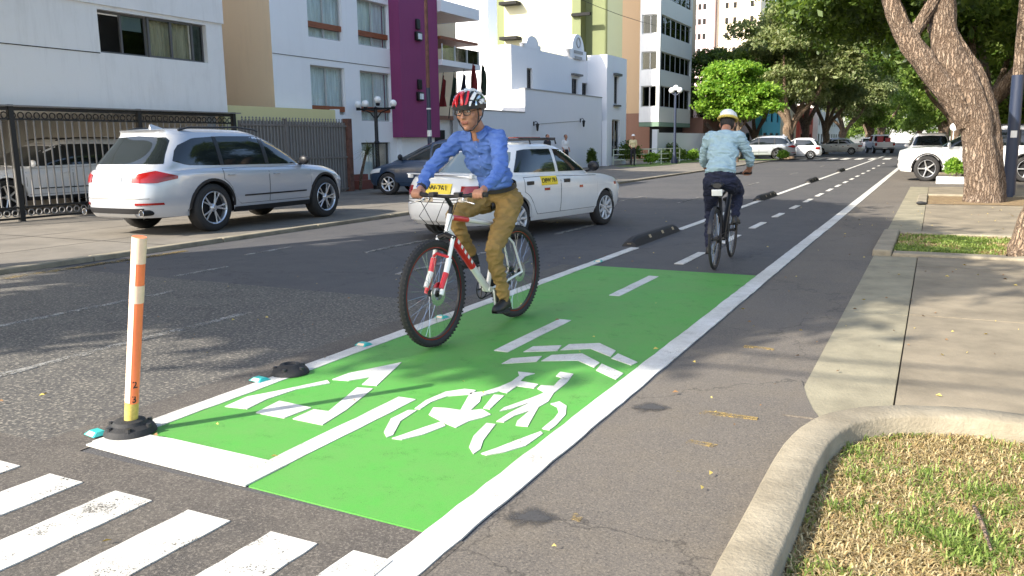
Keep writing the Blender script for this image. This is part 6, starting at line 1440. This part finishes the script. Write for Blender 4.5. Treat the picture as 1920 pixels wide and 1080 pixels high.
B.limb([((-.140, .45, 1.462), .072), ((-.205, .545, 1.345), .062), ((-.265, .635, 1.235), .053)], 'blue_shirt'); B.limb([((-.265, .635, 1.235), .052), ((-.265, .74, 1.17), .047), ((-.258, .83, 1.125), .037)], 'blue_shirt')
B.cone((.305, .835, 1.125), (.30, .868, 1.108), .026, .025, 'skin'); B.cone((-.258, .83, 1.125), (-.26, .865, 1.108), .026, .025, 'skin')
hand(B, (.30, .862, 1.11), .283, 1, .927, 1.073); hand(B, (-.26, .862, 1.11), -.262, -1, .927, 1.073)
B.limb([((-.085, .20, .99), .098), ((-.115, .36, .82), .088), ((-.125, .535, .635), .066)], 'khaki'); B.limb([((-.125, .535, .635), .066), ((-.128, .50, .50), .064), ((-.132, .44, .34), .052), ((-.133, .415, .235), .046)], 'khaki')
B.limb([((.085, .22, .99), .098), ((.12, .44, .965), .088), ((.135, .665, .895), .067)], 'khaki'); B.limb([((.135, .665, .895), .067), ((.135, .61, .77), .064), ((.133, .50, .625), .052), ((.132, .47, .60), .047)], 'khaki')
B.cone((-.133, .415, .235), (-.133, .412, .20), .034, .034, 'shoe_black'); B.cone((.132, .475, .60), (.132, .455, .565), .034, .034, 'shoe_black')
P, Rm, hk = head(B, (.010, .605, 1.662), rad(6), rad(-10), k=1.10)
me = B.mesh('body', ['khaki', 'blue_shirt', 'skin', 'lips', 'shoe_black'], .0062, ['khaki', 'blue_shirt'])
link('body', me, rider)
shoe(rider, (-.135, .375, .165), (-.140, .56, .163)); shoe(rider, (.135, .405, .515), (.14, .585, .500))
from mathutils.bvhtree import BVHTree
def front_of(me):
    return BVHTree.FromPolygons([v.co.copy() for v in me.vertices], [tuple(p.vertices) for p in me.polygons])
def drape(tree, p, lift, pull=False):
    """keep p at least `lift` outside the body; pull=True lays it right on the surface"""
    p = Vector(p); q, n, _, d = tree.find_nearest(p); out = (p-q).dot(n)
    return q+n*lift if (pull or out < lift) else p
def flaps(parent, m, tree, pts, n=6):
    """two collar flaps, each a small grid between its corner points, laid over the cloth"""
    for s in (-1, 1):
        A, B2, C2, D = [Vector(v) for v in pts(s)]; b = MB(); G = []
        for i in range(n+1):
            row = []
            for j in range(n+1): u, w = i/n, j/n; p = (A*(1-u)+D*u)*(1-w)+(B2*(1-u)+C2*u)*w; row.append(tuple(drape(tree, p, .007+.004*u, True)))
            G.append(row)
        b.grid(G); o = b.build('collar', m, parent, ang=80); q = o.modifiers.new('s', 'SOLIDIFY'); q.thickness = .005; q.offset = 0
tr1 = front_of(me); cx0 = .020
flaps(rider, 'blue_shirt', tr1, lambda s: ((cx0+s*.052, .475, 1.565), (cx0+s*.020, .545, 1.515), (cx0+s*.048, .545, 1.445), (cx0+s*.100, .480, 1.500)))
b = MB(); G = []
for k in range(12):
    z = 1.455-.30*k/11; row = []
    for dx in (-.016, -.008, .008, .016):
        h = tr1.ray_cast(Vector((cx0*(1-k/11)+dx, 1.0, z)), Vector((0, -1, 0)))
        if h[0] is None: h = (Vector((dx, .5, z)), Vector((0, 1, 0)))
        row.append(tuple(h[0]+Vector(h[1])*(.0035 if abs(dx) < .01 else .001)))
    G.append(row)
b.grid(G); b.build('shirt_placket', 'blue_shirt', rider)
for k in range(4):
    h = tr1.ray_cast(Vector((cx0*(1-k/5), 1.0, 1.41-.075*k)), Vector((0, -1, 0)))
    if h[0] is not None: b = MB(); b.lathe([(.001, .003), (.004, .003), (.0045, 0)], h[0]+Vector(h[1])*.004, h[1], 10); b.build('button', 'blue_button', rider)
b = MB(); G = []
for h in (-.017, .017): G.append([tuple(Vector((0, .250, 1.098))+Matrix.Rotation(rad(-18), 3, 'X') @ Vector((.158*math.cos(a), .132*math.sin(a), h))) for a in np.linspace(0, 2*math.pi, 37)[:-1]])
b.grid(G, closed=True); b.build('belt', 'shoe_black', rider)
b = MB(); b.torus((.302, .845, 1.119), Vector((-.03, .8, -.5)), .033, .008, 20, 6, sq=1.4); b.obox((.306, .842, 1.155), (.03, .032, .012)); b.build('wristwatch', 'black_plastic', rider)
for s in (-1, 1):
    b = MB(); b.ell(P(s*.030, .0775, .017), (.012, .0115, .0075), 12, 8); ey = b.build('eye', 'plate_white', rider); b = MB(); b.ell(P(s*.030-.002, .0865, .017), (.0066, .0045, .0066), 10, 6); b.build('iris', 'hair', ey)
    b = MB(); b.tube([P(s*.016, .090, .040), P(s*.032, .092, .046), P(s*.048, .082, .040)], [.003, .004, .002], 6); b.build('eyebrow', 'hair', rider)
gl = MB()
for s in (-1, 1):
    cx_ = s*.033; pts_ = [(cx_+.026*math.copysign(abs(math.cos(a))**.6, math.cos(a)), .104-.10*abs(cx_+.026*math.cos(a))**1.3, .014+.018*math.copysign(abs(math.sin(a))**.6, math.sin(a))) for a in np.linspace(0, 2*math.pi, 25)[:-1]]
    gl.tube([P(*p) for p in pts_], .0032, 6, closed=True); gl.tube([P(s*.060, .096, .020), P(s*.079, .05, .022), P(s*.082, -.01, .015)], .002, 5)
gl.tube([P(-.009, .104, .018), P(0, .107, .021), P(.009, .104, .018)], .0024, 6); go = gl.build('glasses', 'black_plastic', rider)
for s in (-1, 1):
    b = MB(); b.add([P(s*.033+.024*math.cos(a), .1035, .014+.016*math.sin(a)) for a in np.linspace(0, 2*math.pi, 13)[:-1]], [tuple(range(12))]); b.build('lens', 'lens', go)
b = MB(); b.ell(P(0, -.022, .028), (.083, .096, .094), 20, 12, rot=Rm); b.v = [v for v in b.v]; hr = b.build('hair', 'hair', rider)
def helmet(parent, P, Rm, k, cols, peak=False, ribs=9):
    hm = bpy.data.objects.new('helmet', None); C.objects.link(hm); hm.parent = parent
    def E(th, ph, o=0.):  # th: across (-1..1), ph: front to back angle
        x = (.098+o)*math.sin(th*1.35); c_ = math.cos(th*1.35); return P(x, (.132+o)*c_*math.cos(ph)-.010, .052+(.098+o)*c_*math.sin(ph))
    G = [[tuple(E(th, ph, -.010)) for ph in np.linspace(rad(-4), rad(190), 22)] for th in np.linspace(-1.05, 1.05, 20)]
    b = MB(); b.grid(G); b.build('liner', 'black_plastic', hm)
    for i in range(ribs):
        th = -1.+2*i/(ribs-1); w = .088 if i % 2 == 0 else .066; G = []
        for ph in np.linspace(rad(2), rad(184), 26):
            bend = th+.10*math.sin(ph*3+i)*(1-abs(th)); w2 = w*(.75+.35*math.sin(ph)+.15*math.sin(ph*5+i*2)); lift = .010+.004*math.sin(ph*4+i*1.3)
            G.append([tuple(E(bend-w2, ph, -.006)), tuple(E(bend-w2*.7, ph, lift)), tuple(E(bend+w2*.7, ph, lift)), tuple(E(bend+w2, ph, -.006))])
        b = MB(); mi = []; b.grid(G)
        for fi in range(len(b.f)): b.m[fi] = cols(i, fi//3)
        b.build('helmet_rib', ['plate_white', 'red_paint', 'black_plastic', 'chrome'], hm, ang=60)
    b = MB(); G = []
    for ph in np.linspace(0, 2*math.pi, 41)[:-1]:
        G.append([tuple(P((.102+d)*math.sin(ph)*1., (.136+d)*math.cos(ph)-.012, .040+z-.016*(abs(math.sin(ph))**2)*(math.cos(ph) < .2))) for d, z in ((-.014, -.010), (.004, -.008), (.006, .024), (-.01, .032))])
    G.append(G[0]); b.grid(G); b.build('rim_band', 'black_plastic', hm)
    for s in (-1, 1):
        b = MB(); b.tube([P(s*.088, .05, .045), P(s*.083, .032, -.02), P(s*.066, .030, -.075), P(s*.03, .042, -.112), P(0, .046, -.118)], .0055, 6); b.tube([P(s*.09, -.05, .035), P(s*.084, -.02, -.03), P(s*.072, .025, -.065)], .005, 6); b.build('strap', 'black_plastic', hm)
    return hm
helmet(rider, P, Rm, hk, lambda i, j: (1 if (j < 9 and i in (3, 4, 5, 6)) else 2 if (j+i*2) % 7 == 0 else 3 if i in (1, 7) else 0))
# --- the rider going away
r2_ = thing('person', 'man in pale blue shirt and dark jeans riding away on the black bicycle', 'person'); on_bike(r2_, bike2)
B = Body(); Rt = Matrix.Rotation(rad(-22), 3, 'X')
B.ell((0, .26, 1.03), (.178, .145, .125), 'navy_jeans', Rt); B.ell((0, .23, .985), (.165, .12, .09), 'navy_jeans')
B.ell((0, .30, 1.15), (.170, .128, .13), 'grey_blue_shirt', Rt); B.ell((0, .37, 1.29), (.182, .130, .16), 'grey_blue_shirt', Rt); B.ell((0, .44, 1.43), (.195, .12, .115), 'grey_blue_shirt', Rt)
B.ell((0, .25, 1.085), (.176, .142, .055), 'grey_blue_shirt', Rt)
B.cone((-.155, .475, 1.475), (.155, .475, 1.475), .074, .074, 'grey_blue_shirt'); B.cone((-.07, .475, 1.51), (.07, .475, 1.51), .048, .048, 'grey_blue_shirt'); B.cone((0, .50, 1.50), (0, .60, 1.58), .058, .054, 'skin')
B.limb([((.175, .475, 1.45), .074), ((.235, .54, 1.33), .064), ((.275, .60, 1.215), .056)], 'grey_blue_shirt'); B.cone((.275, .60, 1.215), (.268, .645, 1.17), .054, .048, 'grey_blue_shirt'); B.limb([((.268, .645, 1.17), .042), ((.25, .735, 1.085), .030)], 'skin')
B.limb([((-.175, .475, 1.45), .074), ((-.225, .54, 1.33), .064), ((-.26, .60, 1.215), .056)], 'grey_blue_shirt'); B.cone((-.26, .60, 1.215), (-.255, .645, 1.17), .054, .048, 'grey_blue_shirt'); B.limb([((-.255, .645, 1.17), .042), ((-.235, .735, 1.085), .030)], 'skin')
hand(B, (.248, .735, 1.083), .225, 1, .765, 1.052); hand(B, (-.236, .735, 1.083), -.225, -1, .765, 1.052)
B.limb([((-.085, .25, .98), .105), ((-.13, .42, .80), .090), ((-.165, .585, .625), .068)], 'navy_jeans'); B.limb([((-.165, .585, .625), .068), ((-.165, .54, .48), .064), ((-.155, .45, .30), .050), ((-.15, .425, .225), .046)], 'navy_jeans')
B.limb([((.085, .26, .98), .105), ((.115, .46, .92), .092), ((.135, .66, .84), .069)], 'navy_jeans'); B.limb([((.135, .66, .84), .069), ((.135, .60, .71), .064), ((.135, .49, .585), .050)], 'navy_jeans')
B.cone((-.15, .42, .22), (-.15, .415, .18), .035, .035, 'shoe_black'); B.cone((.135, .48, .56), (.135, .47, .53), .035, .035, 'shoe_black')
P2, Rm2, k2 = head(B, (0, .68, 1.615), 0, rad(-16))
link('body', B.mesh('body', ['navy_jeans', 'grey_blue_shirt', 'skin', 'lips', 'shoe_black'], .008, ['navy_jeans', 'grey_blue_shirt']), r2_)
shoe(r2_, (-.14, .36, .150), (-.145, .55, .152)); shoe(r2_, (.14, .40, .500), (.145, .58, .49))
b = MB(); b.ell(P2(0, -.022, .02), (.084, .098, .098), 20, 12, rot=Rm2); b.build('hair', 'hair', r2_)
hm = bpy.data.objects.new('helmet', None); C.objects.link(hm); hm.parent = r2_
b = MB(); b.grid([[P2((.112*r_s)*math.cos(a), (.142*r_s)*math.sin(a)-.01, .052+z) for a in np.linspace(0, 2*math.pi, 33)] for r_s, z in ((.80, .002), (1.0, .0), (1.04, .010), (.98, .026), (.90, .030))]); b.build('yellow_band', 'helmet_yellow', hm)
b = MB(); b.grid([[P2((.104*r_s)*math.cos(a)*(1+.05*math.sin(5*a)), (.134*r_s)*math.sin(a)-.01, .052+z) for a in np.linspace(0, 2*math.pi, 33)] for r_s, z in ((.95, .028), (.93, .05), (.80, .085), (.55, .108), (.2, .118), (.01, .119))]); b.build('white_top', 'plate_white', hm)
for a in range(5): b = MB(); q = (a-2)*.035; b.tube([P2(q, -.125+abs(q)*.6, .075), P2(q*.8, -.09+abs(q)*.5, .108), P2(q*.7, -.04, .122)], .008, 6); b.build('vent', 'chrome', hm)
# --- people standing by the buildings
def stander(label, loc, rz, shirt, legs, hat=None, hands=0.):
    t = thing('person', label, 'person', loc, rz); B = Body()
    B.ell((0, 0, .93), (.155, .11, .12), legs); B.ell((0, 0, 1.10), (.145, .105, .14), shirt); B.ell((0, 0, 1.28), (.165, .11, .15), shirt); B.cone((-.14, 0, 1.40), (.14, 0, 1.40), .06, .06, shirt); B.cone((0, 0, 1.42), (0, .01, 1.52), .052, .05, 'skin')
    for s in (-1, 1):
        B.limb([((s*.08, 0, .90), .09), ((s*.09, .01, .50), .062), ((s*.095, -.01, .10), .045)], legs); B.cone((s*.095, -.02, .045), (s*.11, .14, .035), .045, .035, 'shoe_black')
        B.limb([((s*.165, 0, 1.39), .058), ((s*.20, -.02, 1.12), .046)], shirt); B.limb([((s*.20, -.02, 1.12), .040), ((s*(.20-.06*hands), .04+.12*hands, .90+.12*hands), .030)], 'skin'); B.ell((s*(.20-.08*hands), .05+.14*hands, .85+.13*hands), (.025, .035, .055), 'skin')
    P, Rm, k = head(B, (0, .02, 1.62), 0, 0, k=1.)
    link('body', B.mesh('body', list(dict.fromkeys([legs, shirt, 'skin', 'lips', 'shoe_black'])), .014, None, 3), t)
    b = MB(); b.ell(P(0, -.022, .03), (.082, .093, .094), 14, 9); b.build('hair', 'hair', t)
    if hat: b = MB(); b.lathe([(.001, .09), (.07, .085), (.088, .03), (.09, .0), (.125, -.006), (.125, -.012), (.085, -.01)], P(0, 0, .055), n=20); b.build('hat', hat, t)
    return t
mat('cream_shirt', (.66, .58, .34), .85, bump=.4, bscale=20); mat('white_shirt', (.78, .78, .77), .85, bump=.4, bscale=20); mat('dark_cloth', (.02, .02, .025), .85)
stander('guard in a cream shirt, dark trousers and cap standing before the railing', (-15.44, 45.85, .06), rad(-150), 'cream_shirt', 'dark_cloth', 'white_shirt', 1.)
stander('man in a white shirt standing against the white wall beyond the taxi', (-16.35, 38.2, .06), rad(-120), 'white_shirt', 'dark_cloth', None, .6)
stander('person in dark clothes at the white wall, only the head showing over the taxi', (-16.25, 35.8, .06), rad(-110), 'dark_cloth', 'dark_cloth')
